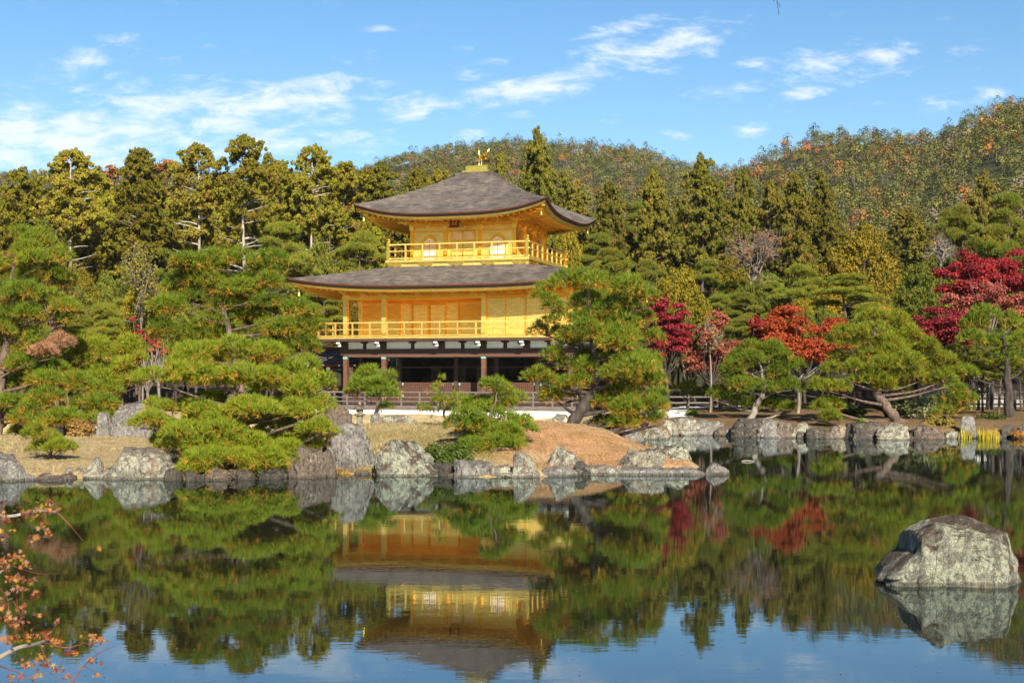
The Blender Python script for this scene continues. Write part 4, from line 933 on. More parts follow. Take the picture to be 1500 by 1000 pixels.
pine('tall layered pine with an S shaped trunk leaning out of the far right bank', [(1318,618),(1300,598),(1284,574),(1280,545),(1272,510),(1285,480)],
     [(1290,470,40,9),(1258,486,38,10),(1312,488,40,11),(1240,506,34,10),(1290,508,54,11),(1346,510,34,10),(1226,526,18,9),(1262,530,44,11),(1322,528,48,11),(1376,526,24,10),(1234,546,28,10),(1292,551,58,11),(1352,546,44,11),(1390,546,20,10),(1222,566,38,9),(1378,560,28,9),(1214,592,34,9),(1205,610,24,8),(1300,568,40,8)], 59, .22, G_LIGHT, brown=.08, tuft=.0040)
pine('dark trunked pine at the right edge in front of the white walled hall', [(1478,622),(1476,580),(1474,540),(1470,490)],
     [(1450,472,38,12),(1492,478,28,12),(1436,500,34,12),(1482,506,40,13),(1456,526,38,11),(1500,532,28,11),(1426,546,22,9),(1520,500,30,12)], 64, .26, G_MID, brown=.06, bark='dark_bark', tuft=.0040)
pine('low bushy orange tipped pine beside the tall grey stone', [(1388,618),(1390,605),(1392,590)],
     [(1388,588,30,11),(1412,584,18,9),(1372,602,24,9),(1405,603,24,9),(1392,573,22,8)], 62, .07, G_MID, brown=.2, tuft=.0040)
for px, lb in ((1006, 'tiny clipped pine on the lawn nearest the gravel path'), (1044, 'tiny clipped pine on the lawn, second from the gravel path')):
    pine(lb, [(px,590),(px+1,584),(px,574)], [(px-8,574,16,6),(px+8,575,16,6),(px,569,18,6)], 76, .07, G_LIGHT, 'tiny clipped pines on the lawn', .03, tuft=.0038)

# ------------------------------------------------------------------ maples, bare trees
def maple(label, px, py, hw, hh, Y, cols, n=9000, trunk='dark_bark', dens_clumps=64, base_py=None, flat=.38, cat='maple tree', name='maple_tree', size=None, lean=0):
    X = (px-750)/F*Y; gz = zat(X, Y); base = np.array([X, Y, gz]); root = empty(name, base); tag(root, label, cat)
    c = W(px, py, Y)-base; a, h = hw/F*Y, hh/F*Y; v = rnd_unit(dens_clumps); r = RNG.uniform(.25, 1, dens_clumps)**.55
    nb = 20; fk = c-np.array([0, 0, h*.85]); ev = rnd_unit(nb); ev[:, 2] = np.abs(ev[:, 2])*1.5-.55; ev /= np.maximum(.75, np.linalg.norm(ev, axis=1))[:, None]
    ends = c+ev*np.array([a, a*.85, h])*RNG.uniform(.72, 1.12, (nb, 1)); dens_clumps = int(dens_clumps*2); kb = RNG.integers(0, nb, dens_clumps); tb = RNG.uniform(.38, 1.04, dens_clumps)[:, None]
    ctr = fk*(1-tb)+ends[kb]*tb+RNG.normal(0, .1, (dens_clumps, 3))*np.array([a, a, h*.7]); rad = RNG.uniform(.09, .21, dens_clumps)*a
    C, N, w = clump_leaves(ctr, rad, int(2.3*n)//dens_clumps, .1, flat, .8); C += RNG.normal(0, .055, C.shape)*a*np.array([1, 1, .5]); N += rnd_unit(len(N))*.6; N /= np.linalg.norm(N, axis=1)[:, None]; C[:, 2] -= .15*((C[:, 0]-ctr[w, 0])**2)/np.maximum(rad[w], .1)
    s = RNG.uniform(.6, 1.1, len(C))*(size or .0009*Y); V, Q = leaf_quads(C, s, N, .8)
    t = .55*RNG.random(dens_clumps)[w]+.45*RNG.random(len(C)); col = np.repeat(lerpc(cols[0], cols[1], t), 4, 0)
    limbs = []; top = c+np.array([0, 0, h*.4]); B0 = np.array([lean, 0, -.3]); fork = np.array([c[0]*.3+lean*.6, 0, max(.8, (c[2]-h)*.75)])
    limbs.append(tube(spline([B0, fork*.5+B0*.5+[.1, 0, 0], fork], 8), np.linspace(.11, .07, 8)*Y/72, 8))
    for i in range(nb):
        e = ends[i]; m_ = fork*.45+e*.55+RNG.normal(0, .2, 3)-np.array([0, 0, .1*np.linalg.norm(e-fork)])
        limbs.append(tube(spline([fork, m_, e], 8), np.linspace(.045, .01, 8)*Y/72, 5))
    Vt, Qt = merge(limbs); npobj('trunk', Vt, Qt, M[trunk], root, smooth=True); npobj('crown', V, Q, M['maple'], root, col=col)
    return root
CRIM = ((.13,.010,.016), (.34,.026,.028)); PINK = ((.19,.045,.032), (.33,.10,.06)); ORED = ((.18,.026,.012), (.46,.085,.02)); DKRED = ((.14,.012,.014), (.28,.03,.028)); RUST = ((.28,.07,.02), (.42,.13,.03))
maple('crimson maple beside the right roof corner of the pavilion', 976, 478, 38, 54, 70, CRIM, 12000, 'dark_bark')
maple('thin pinkish maple with pale twiggy trunk right of the crimson one', 1040, 506, 52, 44, 72, PINK, 6500, 'dark_bark', 40)
maple('orange red maple between two green pines on the far bank', 1168, 494, 68, 50, 68, ORED, 15000, 'pale_bark', 56)
maple('dark red maple left of the orange red one, half hidden', 1122, 480, 24, 22, 71, CRIM, 3500)
maple('large crimson maple near the right edge', 1452, 404, 66, 38, 76, CRIM, 13000, 'dark_bark', 50)
maple('faded rose maple spray below the large crimson maple', 1446, 444, 66, 34, 75, PINK, 8000, 'pale_bark', 40)
maple('dark red maple behind the S shaped pond pine', 1382, 482, 56, 34, 72, DKRED, 9000)
maple('small bright orange maple top above the S shaped pond pine', 1287, 458, 26, 8, 70, ((.42,.09,.02),(.5,.14,.03)), 2000, 'dark_bark', 14)
maple('slender young maple with scattered red sprays left of the big pine', 216, 500, 24, 42, 56, CRIM, 1900, 'pale_bark', 20, flat=.2)
maple('orange leaf sprays low on the slender tree left of the big pine', 232, 510, 14, 14, 55.5, RUST, 700, 'pale_bark', 8, flat=.25)
maple('rust orange tree crown against the sky left of the pointed cypress', 150, 253, 30, 11, 190, ((.28,.11,.04),(.40,.18,.06)), 1700, 'dark_bark', 20)
maple('rust orange tree crown against the sky right of the pointed cypress', 234, 246, 28, 11, 190, ((.28,.11,.04),(.40,.18,.06)), 1700, 'dark_bark', 20)
maple('golden orange tree high on the right hillside', 1450, 186, 14, 14, 470, ((.46,.20,.03),(.58,.30,.05)), 2200, 'dark_bark', 14)
maple('red orange tree just below the golden one on the right hillside', 1444, 203, 10, 8, 462, ((.42,.10,.04),(.5,.15,.05)), 1200, 'dark_bark', 10)
def bare_tree(label, px, base_py, top_py, hw, Y, leafcol=None, nleaf=900, seed=3, name='bare_tree'):
    X = (px-750)/F*Y; gz = zat(X, Y); base = np.array([X, Y, gz]); root = empty(name, base); tag(root, label, 'bare tree')
    rg = np.random.default_rng(seed); H = CH+(HY-top_py)/F*Y-gz; z0 = max(.3, CH+(HY-base_py)/F*Y-gz); a = hw/F*Y; limbs = []; tips = []
    limbs.append(tube(spline([[0,0,-.3],[.1,0,z0*.5],[0,0,z0]], 6), np.linspace(.2, .13, 6)*(.28 if Y < 75 else .7), 7))
    def grow(p, d, L, r, lv):
        d = d/np.linalg.norm(d); e = p+d*L; m_ = (p+e)/2+rg.normal(0, .09*L, 3); P_ = spline([p, m_, e], 5); limbs.append(tube(P_, np.linspace(r, r*.6, 5), 5 if lv < 2 else 3)); tips.append(e)
        if lv < 5:
            for _ in range(3 if lv < 3 else 2):
                nd_ = d*.8+rg.normal(0, .62, 3)*np.array([1.2, 1, .75]); 
                q = P_[rg.integers(2, 5)]; grow(q, nd_, L*rg.uniform(.6, .8), r*.6, lv+1)
    for i in range(6):
        th = rg.uniform(0, 6.28); grow(np.array([0, 0, z0]), np.array([math.cos(th)*a*.55, math.sin(th)*a*.5, (H-z0)*.5*rg.uniform(.4, 1)]), (H-z0)*.34, .085, 0)
    V, Q = merge(limbs); k = V[:, 2] > z0
    s = np.array([a/max(.1, np.abs(V[k, 0]).max()), 1, 1]); V[k] = V[k]*s; zt = V[k, 2].max(); V[k, 2] = z0+(V[k, 2]-z0)*(H-z0)/(zt-z0)
    npobj('trunk', V, Q, M['pale_bark'], root, smooth=True)
    if leafcol:
        idx = rg.integers(0, k.sum(), nleaf); C = V[k][idx]+rg.normal(0, .08, (nleaf, 3)); v_, q_ = leaf_quads(C, np.full(nleaf, .0011*Y)); npobj('leaves', v_, q_, M['maple'], root, col=np.repeat(lerpc(leafcol[0], leafcol[1], rg.random(nleaf)), 4, 0))
    return root
bare_tree('leafless grey twiggy tree with a few orange leaves in front of the cedars', 1100, 412, 326, 54, 94, ((.22,.07,.03), (.30,.12,.05)), 420, 4)
bare_tree('bare white branched tree right of the rounded yellow olive tree', 1378, 385, 338, 32, 90, None, 0, 9)
bare_tree('bare pale twigs of a thin tree beside the crimson maple', 1040, 515, 462, 22, 71, ((.24,.14,.03), (.34,.20,.05)), 160, 12)
bare_tree('thin grey trunked tree standing behind the small red maple sprays', 207, 470, 350, 26, 62, ((.14,.13,.015), (.22,.17,.025)), 1800, 15)

# ------------------------------------------------------------------ shrubs, ferns, reeds
def shrub(label, px, py, hw, hh, Y, cols, n=2600, name='shrub', cat='shrub', size=None, flat=.8):
    c = W(px, py, Y); gz = zat(c[0], c[1]); base = np.array([c[0], c[1], gz]); root = empty(name, base); tag(root, label, cat); c = c-base; a, h = hw/F*Y, hh/F*Y
    k = 22; v = rnd_unit(k); ctr = c+v*(RNG.uniform(.2, 1, k)**.6)[:, None]*np.array([a*.75, a*.6, h*.75]); rad = RNG.uniform(.25, .42, k)*a
    C, N, w = clump_leaves(ctr, np.minimum(rad, h*.6), n//k, .1, flat, .6); V, Q = leaf_quads(C, RNG.uniform(.6, 1.1, len(C))*(size or .0013*Y), N)
    npobj('leaves', V, Q, M['leaf'], root, col=np.repeat(lerpc(cols[0], cols[1], .5*RNG.random(k)[w]+.5*RNG.random(len(C))), 4, 0))
    st = [tube(spline([[RNG.normal(0, a*.15), RNG.normal(0, a*.1), -.1], (ctr[i]*.5), ctr[i]], 5), np.linspace(.02, .006, 5)*Y/40, 5) for i in range(0, k, 2)]
    V, Q = merge(st); npobj('stem', V, Q, M['bark'], root); return root
shrub('dark glossy low shrub hanging over the shore rocks below the bushy pine', 655, 668, 42, 24, 36.6, ((.035,.06,.008), (.10,.12,.02)), 4200)
shrub('small bronze leaved azalea beside the standing stones', 120, 630, 24, 18, 47.5, ((.14,.06,.025), (.20,.14,.03)), 2600)
shrub('small red flecked bush between the bushy pine and the upright stone', 744, 677, 12, 10, 37, ((.10,.12,.015), (.25,.08,.03)), 700)
shrub('yellow green weed tuft at the waterline below the bushy pine', 712, 678, 16, 8, 37, ((.15,.16,.012), (.22,.2,.02)), 800)
shrub('grey green shrub behind the leaning far bank trunk', 1335, 592, 38, 22, 61, ((.11,.12,.05), (.18,.18,.08)), 3400)
shrub('rusty clipped hedge mound behind the pointed purple grey boulder', 1368, 620, 44, 12, 58.5, ((.10,.08,.015), (.17,.11,.025)), 3200)
shrub('low dark green shrub right of the tall grey stone', 1450, 612, 30, 10, 62, ((.04,.06,.01), (.08,.09,.02)), 1800)
shrub('little round bush at the edge of the gravel path', 1014, 607, 14, 9, 66, ((.08,.10,.012), (.15,.15,.02)), 1000)
shrub('yellowing twiggy bush behind the pale end boulder of the island', 940, 660, 18, 12, 44, ((.14,.11,.015), (.24,.16,.02)), 700)
shrub('mossy green cushion on the shaded far bank stones', 1262, 622, 16, 10, 57.5, ((.06,.09,.01), (.12,.14,.02)), 1200)
shrub('dark evergreen bush at the foot of the far bank pine', 1240, 600, 34, 14, 64, ((.03,.045,.008), (.07,.08,.015)), 2000)
shrub('red tinged creeping bush at the right water edge', 1490, 636, 14, 7, 56.5, ((.2,.08,.02), (.28,.12,.03)), 800)
shrub('dark clipped bush in front of the right hall fence', 1300, 596, 20, 12, 64, ((.035,.05,.01), (.08,.09,.018)), 1400)
def blades(label, px, py, hw, hh, Y, cols, n, name, cat, lean=.35, wid=.006):
    b = W(px, py, Y); gz = max(-.05, min(b[2], zat(b[0], b[1]))); b[2] = max(gz, -.05); root = empty(name, b); tag(root, label, cat)
    a, h = hw/F*Y, 2*hh/F*Y; C = np.stack([RNG.uniform(-a, a, n), RNG.uniform(-a*.5, a*.5, n), np.zeros(n)-.03], 1); H = h*RNG.uniform(.5, 1.05, n)
    d = RNG.normal(0, lean, (n, 2)); m_ = C+np.stack([d[:, 0]*H*.3, d[:, 1]*H*.3, H*.6], 1); t = C+np.stack([d[:, 0]*H, d[:, 1]*H, H*RNG.uniform(.75, 1, n)], 1); s = np.stack([np.cos(RNG.uniform(0, 3.14, n)), np.sin(RNG.uniform(0, 3.14, n)), np.zeros(n)], 1)*wid*Y/17
    V = np.stack([C-s, C+s, m_+s*.8, m_-s*.8, m_-s*.8, m_+s*.8, t+s*.1, t-s*.1], 1).reshape(-1, 3)
    npobj('blades', V, np.arange(8*n).reshape(-1, 4), M['maple'], root, col=np.repeat(lerpc(cols[0], cols[1], RNG.random(n)), 8, 0)); return root
IR = ((.30,.24,.012), (.46,.36,.02))
blades('yellow iris leaves at the waterline in front of the tall grey stone', 1415, 641, 12, 11, 56.4, IR, 46, 'iris_clump', 'iris', .15)
blades('densest clump of yellow iris leaves near the right edge of the shore', 1448, 642, 15, 11, 56, IR, 90, 'iris_clump', 'iris', .15)
FE = ((.14,.10,.02), (.36,.15,.025))
blades('orange and yellow fern fringe on the rocks at the island tip', 966, 684, 22, 7, 38.3, FE, 420, 'fern_clump', 'fern', .8, .008)
blades('orange and yellow fern fringe at the foot of the big grey island boulder', 520, 692, 36, 6, 36.1, FE, 330, 'fern_clump', 'fern', .8, .008)
blades('small orange tuft growing on the lone boulder in the water', 1396, 837, 11, 2.5, 16.55, ((.42,.20,.02), (.5,.32,.03)), 160, 'moss_tuft', 'moss', .8, .005)

# ------------------------------------------------------------------ rocks
def ico(sub):
    import bmesh
    bm = bmesh.new(); bmesh.ops.create_icosphere(bm, subdivisions=sub, radius=1); V = np.array([v.co[:] for v in bm.verts]); Fc = np.array([[v.index for v in f.verts] for f in bm.faces]); bm.free(); return V, Fc
ICO = {4: ico(4), 5: ico(5), 6: ico(6)}
def rock(label, x0, x1, y0, y1, m, seed, Y=None, sub=5, prof=None, cuts=7, rough=.17, boxy=.85, depth=.8, tilt=0, name='boulder', z_base=None, group=None, slab=0):
    rg = np.random.default_rng(seed); Y = Y or shoreY(y1); V, Fc = ICO[sub]; V = V.copy()
    c = W((x0+x1)/2, y1, Y); hwid = (x1-x0)/2/F*Y; hgt = (y1-y0)/F*Y
    V = np.sign(V)*np.abs(V)**(1-boxy*.5); V /= np.abs(V).max(0)
    for k in range(cuts):
        n = rg.normal(size=3); n[2] = abs(n[2])*.6+.05 if k % 3 else n[2]; n /= np.linalg.norm(n); d = rg.uniform(.72, .98); s = V@n; V = V-np.outer(np.maximum(s-d, 0)*.9, n)
    V[:, 0] /= np.abs(V[:, 0]).max(); V[:, 2] /= V[:, 2].max(); V[:, 1] /= np.abs(V[:, 1]).max()
    S = np.array([hwid, hwid*depth, hgt*1.0]); P = V*S; sc = 1.6/max(hwid, hgt)
    N = V/np.linalg.norm(V, axis=1)[:, None]
    f = fbm(P*sc+seed*3.7, 4)-.55*(1-np.abs(vnoise(P*sc*1.7+seed)))**5*1.2
    q = P*sc*2.2+seed*1.3; q[:, 2] *= .45; crack = (1-np.abs(vnoise(q+.6*np.stack([vnoise(q*1.5+9)]*3, 1))))**9
    fine = fbm(P*sc*5+seed, 4)-1.1*crack
    P = P+N*(f*rough*min(hwid, hgt)*1.05+fine*rough*.3*min(hwid, hgt))[:, None]
    if prof is not None:
        xs = P[:, 0]/hwid; k = np.interp(xs, [p[0] for p in prof], [p[1] for p in prof]); up = P[:, 2] > 0; P[up, 2] *= k[up]
    if tilt:
        ca, sa = math.cos(math.radians(tilt)), math.sin(math.radians(tilt)); x, z = P[:, 0].copy(), P[:, 2].copy(); P[:, 0] = ca*x+sa*z; P[:, 2] = -sa*x+ca*z
    k = P[:, 2] > 0; P[:, 2] *= np.where(k, hgt/P[:, 2].max(), .45); lo_, hi_ = P[k, 0].min(), P[k, 0].max(); P[:, 0] = (P[:, 0]-lo_)/(hi_-lo_)*2*hwid-hwid
    o = npobj(name, P, Fc, M[m], smooth=True); o.location = (c[0], c[1]+hwid*depth*.55, c[2]-.01); tag(o, label, 'rock', group)
    return o
rocks = [
 ('rounded grey boulder cut off by the left edge at the waterline', -28, 35, 661, 704, 'stone_grey', 1, {}),
 ('flat thin stone lying at the waterline below the miniature pine', 52, 92, 696, 704, 'stone_brown', 2, {}),
 ('small slanted white stone beside the pale triangular one', 108, 124, 681, 699, 'stone_pale', 3, {}),
 ('little leaning slab stone on the left shore, nearest the miniature pine', 88, 106, 684, 700, 'stone_pale', 4, {'tilt': 30}),
 ('pale triangular stone left of the yellow white lichen boulder', 120, 152, 669, 701, 'stone_pale', 5, {'prof': [(-1,.5),(0,1),(1,.4)]}),
 ('large white and yellow lichen boulder on the left shore partly under the low pine', 147, 252, 654, 701, 'stone_pale', 6, {'sub': 5}),
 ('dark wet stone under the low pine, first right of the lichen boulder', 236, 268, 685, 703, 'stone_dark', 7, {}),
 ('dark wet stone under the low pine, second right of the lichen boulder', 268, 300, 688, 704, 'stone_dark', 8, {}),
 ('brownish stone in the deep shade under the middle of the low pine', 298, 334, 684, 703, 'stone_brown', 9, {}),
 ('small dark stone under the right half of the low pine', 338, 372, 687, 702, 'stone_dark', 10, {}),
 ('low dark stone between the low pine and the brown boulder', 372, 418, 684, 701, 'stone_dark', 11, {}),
 ('smooth brown boulder in half shade at the right end of the low pine', 414, 490, 652, 699, 'stone_brown', 12, {'sub': 5}),
 ('highest grey boulder of the island shore, left of the lichen capped one', 452, 566, 617, 697, 'stone_grey', 13, {'sub': 5, 'Y': 36.2, 'depth': .7, 'prof': [(-1,.6),(-.6,.85),(-.2,1),(.3,.97),(.75,.8),(1,.45)]}),
 ('pale lichen boulder with a brown cap beside the dark low shrub', 544, 642, 642, 696, 'stone_green', 14, {'sub': 5, 'prof': [(-1,.6),(-.6,.9),(0,1),(.6,.85),(1,.4)]}),
 ('shaded rock hidden under the dark low shrub', 630, 672, 676, 696, 'stone_dark', 15, {}),
 ('trapezoid stone right of the dark low shrub', 664, 722, 671, 698, 'stone_grey', 16, {}),
 ('low yellowish stone left of the upright block', 716, 752, 679, 698, 'stone_pale', 17, {}),
 ('upright blocky stone standing at the waterline below the leaning pine', 749, 786, 660, 699, 'stone_pale', 18, {'boxy': .95, 'cuts': 4, 'depth': .7}),
 ('tilted pale slab lying on the orange mound', 800, 852, 652, 683, 'stone_pale', 19, {'Y': 36.1, 'tilt': 24, 'depth': .6}),
 ('long low stone at the waterline under the tilted slab', 792, 848, 681, 697, 'stone_grey', 20, {}),
 ('small dark stone in the gap right of the tilted slab', 842, 866, 674, 696, 'stone_dark', 21, {}),
 ('squared low kerb stone at the waterline of the orange mound', 860, 912, 681, 695, 'stone_pale', 22, {'boxy': .95, 'cuts': 3}),
 ('pale rugged boulder near the island tip', 906, 974, 658, 692, 'stone_pale', 23, {'sub': 5}),
 ('dome shaped grey boulder at the island tip behind the pale one', 944, 1016, 649, 688, 'stone_green', 24, {'Y': 38.6, 'sub': 5, 'cuts': 3}),
 ('long flat ledge stone at the water below the island tip', 902, 1034, 684, 695, 'stone_grey', 25, {'depth': .3, 'cuts': 3}),
 ('small pointed rock alone in the water off the island tip', 1030, 1071, 677, 695, 'stone_grey', 26, {'prof': [(-1,.3),(-.3,1),(.1,.85),(.6,.55),(1,.25)]}),
 ('narrow standing stone left of the tall twin stone', 138, 163, 603, 648, 'stone_grey', 27, {'Y': 47.6, 'boxy': .9, 'cuts': 4}),
 ('tallest standing stone with vertical cracks on the left shore', 161, 238, 584, 649, 'stone_grey', 28, {'Y': 47.0, 'sub': 5, 'boxy': 1.15, 'cuts': 2, 'prof': [(-1,.88),(-.2,.97),(.3,1),(1,.85)]}),
 ('mossy brown rock left of the stone lantern', 462, 514, 590, 620, 'stone_brown', 29, {'Y': 47}),
 ('small grey stone at the foot of the tilted lantern pine', 542, 560, 604, 618, 'stone_grey', 30, {'Y': 48}),
 ('flat pale rock outcrop right of the stone lantern', 556, 612, 607, 619, 'stone_pale', 31, {'Y': 48.5, 'depth': .5}),
 ('pale jagged rock behind the feathery young pine', 632, 694, 606, 630, 'stone_pale', 32, {'Y': 46}),
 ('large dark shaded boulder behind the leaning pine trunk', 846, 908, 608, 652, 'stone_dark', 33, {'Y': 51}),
 ('warm pale boulder left of the leaning pine trunk by the pavilion', 808, 838, 605, 634, 'stone_pale', 34, {'Y': 58}),
 ('pale stone block right of the landing steps', 905, 945, 626, 648, 'stone_grey', 35, {}),
 ('white rugged stone beside the gravel path corner', 944, 975, 618, 643, 'stone_pale', 36, {}),
 ('upright white stone, leftmost under the gravel path', 968, 990, 607, 638, 'stone_pale', 37, {}),
 ('large pale square stone below the gravel path', 986, 1020, 606, 637, 'stone_pale', 38, {}),
 ('grey stone with yellow leaves right of the large square one', 1018, 1058, 610, 637, 'stone_grey', 39, {}),
 ('low brown flat stone in the far bank row', 1052, 1080, 621, 638, 'stone_brown', 40, {}),
 ('shaded grey boulder left of the bent far bank pine foot', 1078, 1118, 606, 640, 'stone_dark', 41, {}),
 ('tall shaded stone with pale face under the bent far bank pine', 1116, 1146, 607, 641, 'stone_grey', 42, {}),
 ('squarish brown stone right of the tall shaded one', 1140, 1163, 611, 641, 'stone_brown', 43, {}),
 ('lichen spotted stone in the middle of the far bank row', 1160, 1190, 613, 641, 'stone_pale', 44, {}),
 ('low dark stone beside the lichen spotted one', 1186, 1210, 620, 642, 'stone_dark', 45, {}),
 ('tiny rounded stone in the dark gap of the far bank row', 1206, 1226, 628, 642, 'stone_brown', 46, {}),
 ('pale pointed stone left of the mossy shaded one', 1222, 1250, 617, 642, 'stone_pale', 47, {}),
 ('moss covered shaded stone left of the lichen wedge', 1246, 1296, 612, 643, 'stone_dark', 48, {}),
 ('yellow lichen wedge boulder at the foot of the S shaped pine', 1292, 1330, 613, 644, 'stone_pale', 49, {}),
 ('pointed purple grey boulder right of the S shaped pine foot', 1332, 1390, 619, 643, 'stone_brown', 50, {'prof': [(-1,.9),(-.5,1),(.2,.8),(1,.3)]}),
 ('small white lichen stone left of the tall grey stone', 1384, 1404, 622, 638, 'stone_pale', 51, {}),
 ('tall smooth grey stone behind the yellow iris', 1407, 1432, 608, 641, 'stone_grey', 52, {'cuts': 3}),
 ('dark squat stone right of the dense iris clump', 1466, 1488, 621, 641, 'stone_dark', 53, {}),
 ('grey stone at the right edge of the far shore', 1490, 1520, 618, 641, 'stone_grey', 54, {}),
]
for lb, x0, x1, y0, y1, m, sd, kw in rocks:
    if 35 < sd < 50: w_ = (x1-x0)*.2; x0 -= w_; x1 += w_; y0 += (y1-y0)*.16
    rock(lb, x0, x1, y0, y1, m, sd, **kw)
rock('lone big lichen boulder standing in the water at the lower right', 1288, 1524, 759, 855, 'stone_green', 78, Y=16.75, sub=6, rough=.1, cuts=3, boxy=1.1, depth=.62,
     prof=[(-1.02,.18),(-.9,.3),(-.72,.46),(-.60,.56),(-.56,.88),(-.45,.93),(-.3,1.0),(0,.98),(.35,.93),(.6,.84),(.78,.68),(.88,.42),(.93,.14),(1.02,.08)])

def shore_stones():
    rg = np.random.default_rng(5); lb = 'small weathered stone wedged between larger boulders along the island waterline'
    for i, px in enumerate(np.concatenate([np.linspace(-10, 1010, 46)])):
        px = px+rg.uniform(-8, 8); py = float(np.interp(px, [p[0] for p in ISL[:18]], [p[1] for p in ISL[:18]]))-rg.uniform(0, 2.5); w = rg.uniform(7, 17); h = rg.uniform(5, 13)
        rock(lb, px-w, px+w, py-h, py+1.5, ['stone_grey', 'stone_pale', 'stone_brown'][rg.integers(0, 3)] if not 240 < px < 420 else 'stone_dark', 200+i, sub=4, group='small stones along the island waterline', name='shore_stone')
    lb = 'small stone among the larger ones along the far bank waterline'
    for i, px in enumerate(np.linspace(945, 1500, 30)):
        px = px+rg.uniform(-8, 8); py = float(np.interp(px, SHX, [p[1] for p in SH]))-rg.uniform(0, 1.5); w = rg.uniform(6, 13); h = rg.uniform(5, 12)
        rock(lb, px-w, px+w, py-h, py+1, ['stone_grey', 'stone_pale', 'stone_brown', 'stone_dark'][rg.integers(0, 4)], 300+i, sub=4, group='small stones along the far bank waterline', name='shore_stone')
shore_stones()
def litter():
    n = 60000; px = RNG.uniform(-60, 1030, n); Y = RNG.uniform(34, 53, n); X = (px-750)/F*Y; Z = height(X, Y); k = (Z > .12) & (sdist(np.stack([X, Y], 1), ISLW) > .1); X, Y, Z, px = X[k], Y[k], Z[k], px[k]; n = len(X)
    C = np.stack([X, Y, Z-.01], 1); H = RNG.uniform(.02, .085, n)*(.6+.8*(fbm(C*.7, 2) > 0)); d = RNG.normal(0, .8, (n, 2)); t = C+np.stack([d[:, 0]*H, d[:, 1]*H, H], 1); a = RNG.uniform(0, 3.14, n); s_ = np.stack([np.cos(a), np.sin(a), 0*a], 1)*.011
    V = np.stack([C-s_, C+s_, t], 1).reshape(-1, 3); c = np.where(((px > 720) & (RNG.random(n) < .75))[:, None], lerpc((.20,.09,.04), (.42,.24,.12), RNG.random(n)), np.where((RNG.random(n) < .45)[:, None], lerpc((.20,.19,.06), (.30,.27,.10), RNG.random(n)), lerpc((.34,.25,.12), (.46,.36,.20), RNG.random(n))))
    tag(npobj('dry_grass', V, np.arange(3*n).reshape(-1, 3), M['leaf'], col=np.repeat(c, 3, 0)), 'short dry grass and fallen needles scattered over the island mounds', 'grass', kind='stuff')
litter()

def haze():
    m = D.materials.new('thin_air'); m.use_nodes = True; nt = m.node_tree; nt.nodes.remove(nt.nodes['Principled BSDF']); v = nt.nodes.new('ShaderNodeVolumePrincipled')
    v.inputs['Color'].default_value = (.75,.86,1.0,1); v.inputs['Density'].default_value = HAZE; nt.links.new(v.outputs[0], nt.nodes['Material Output'].inputs['Volume'])
    tag(MB().box(-2600, 2600, -40, 1560, -3, 300).build('haze', m), kind='stuff')
HAZE = .00005
haze()

# ------------------------------------------------------------------ smaller built things
def lantern():
    b = W(527, 616, 48); b[2] = zat(b[0], b[1]); L = empty('stone_lantern', b); tag(L, 'small mossy stone lantern with a round cap beside the little tilted pine', 'stone lantern'); s = .82/1.0; st = M['stone_pale']
    MB().lathe((0,0,-.1), [(.115,0),(.11,.2),(.105,.37)], 14).build('pillar', st, L, True)
    MB().lathe((0,0,.27), [(.08,0),(.2,.06),(.215,.1),(.12,.12)], 14).build('platform', st, L, True)
    fb = MB()
    for i in range(4): a = i*math.pi/2+.4; fb.box(.09*math.cos(a)-.035, .09*math.cos(a)+.035, .09*math.sin(a)-.035, .09*math.sin(a)+.035, .38, .52)
    fb.box(-.05, .05, -.05, .05, .385, .52); fb.build('fire_box', st, L)
    MB().lathe((0,0,.52), [(.19,-.02),(.22,.0),(.2,.06),(.14,.13),(.06,.17),(.03,.18)], 16).build('cap', M['stone_brown'], L, True)
    MB().lathe((0,0,.69), [(.03,0),(.05,.03),(.045,.06),(.012,.1)], 10).build('finial', st, L, True)
lantern()
def steps():
    b = W(892, 645, 57); s = empty('landing_steps', (b[0], b[1], 0)); tag(s, 'short flight of pale stone landing steps down into the pond', 'steps')
    for i in range(5):
        MB().box(-.42+.03*i, .36+.02*i, .32*i, .32*i+.45, -.3, .08+.13*i).build('step', M['stone_pale'], s)
steps()
def rail_fence(label, pts, Y, top, m, step=1.6):
    P0 = W(pts[0], HY, Y); P1 = W(pts[1], HY, Y); n = max(2, int(np.linalg.norm(P1-P0)/step)); r = empty('rail_fence', (P0[0], P0[1], zat(P0[0], P0[1]))); tag(r, label, 'fence'); d = (P1-P0); rails = MB()
    for h in (top, top*.62, top*.3): rails.bar((0,0,h), (d[0], d[1], h), .07, .09)
    rails.build('rails', m, r)
    for i in range(n+1): x, y = d[0]*i/n, d[1]*i/n; MB().box(x-.06, x+.06, y-.06, y+.06, -.3, top+.1).build('post', m, r)
rail_fence('pale wooden rail fence behind the white gravel path', (962, 1100), 80, 1.05, M['greywood'])
rail_fence('wooden rail fence in the shade behind the S shaped pine', (1205, 1300), 78, 1.1, M['wood'])
rail_fence('dark wooden rail fence in front of the right hall', (1380, 1540), 76, .95, M['dark_bark'])
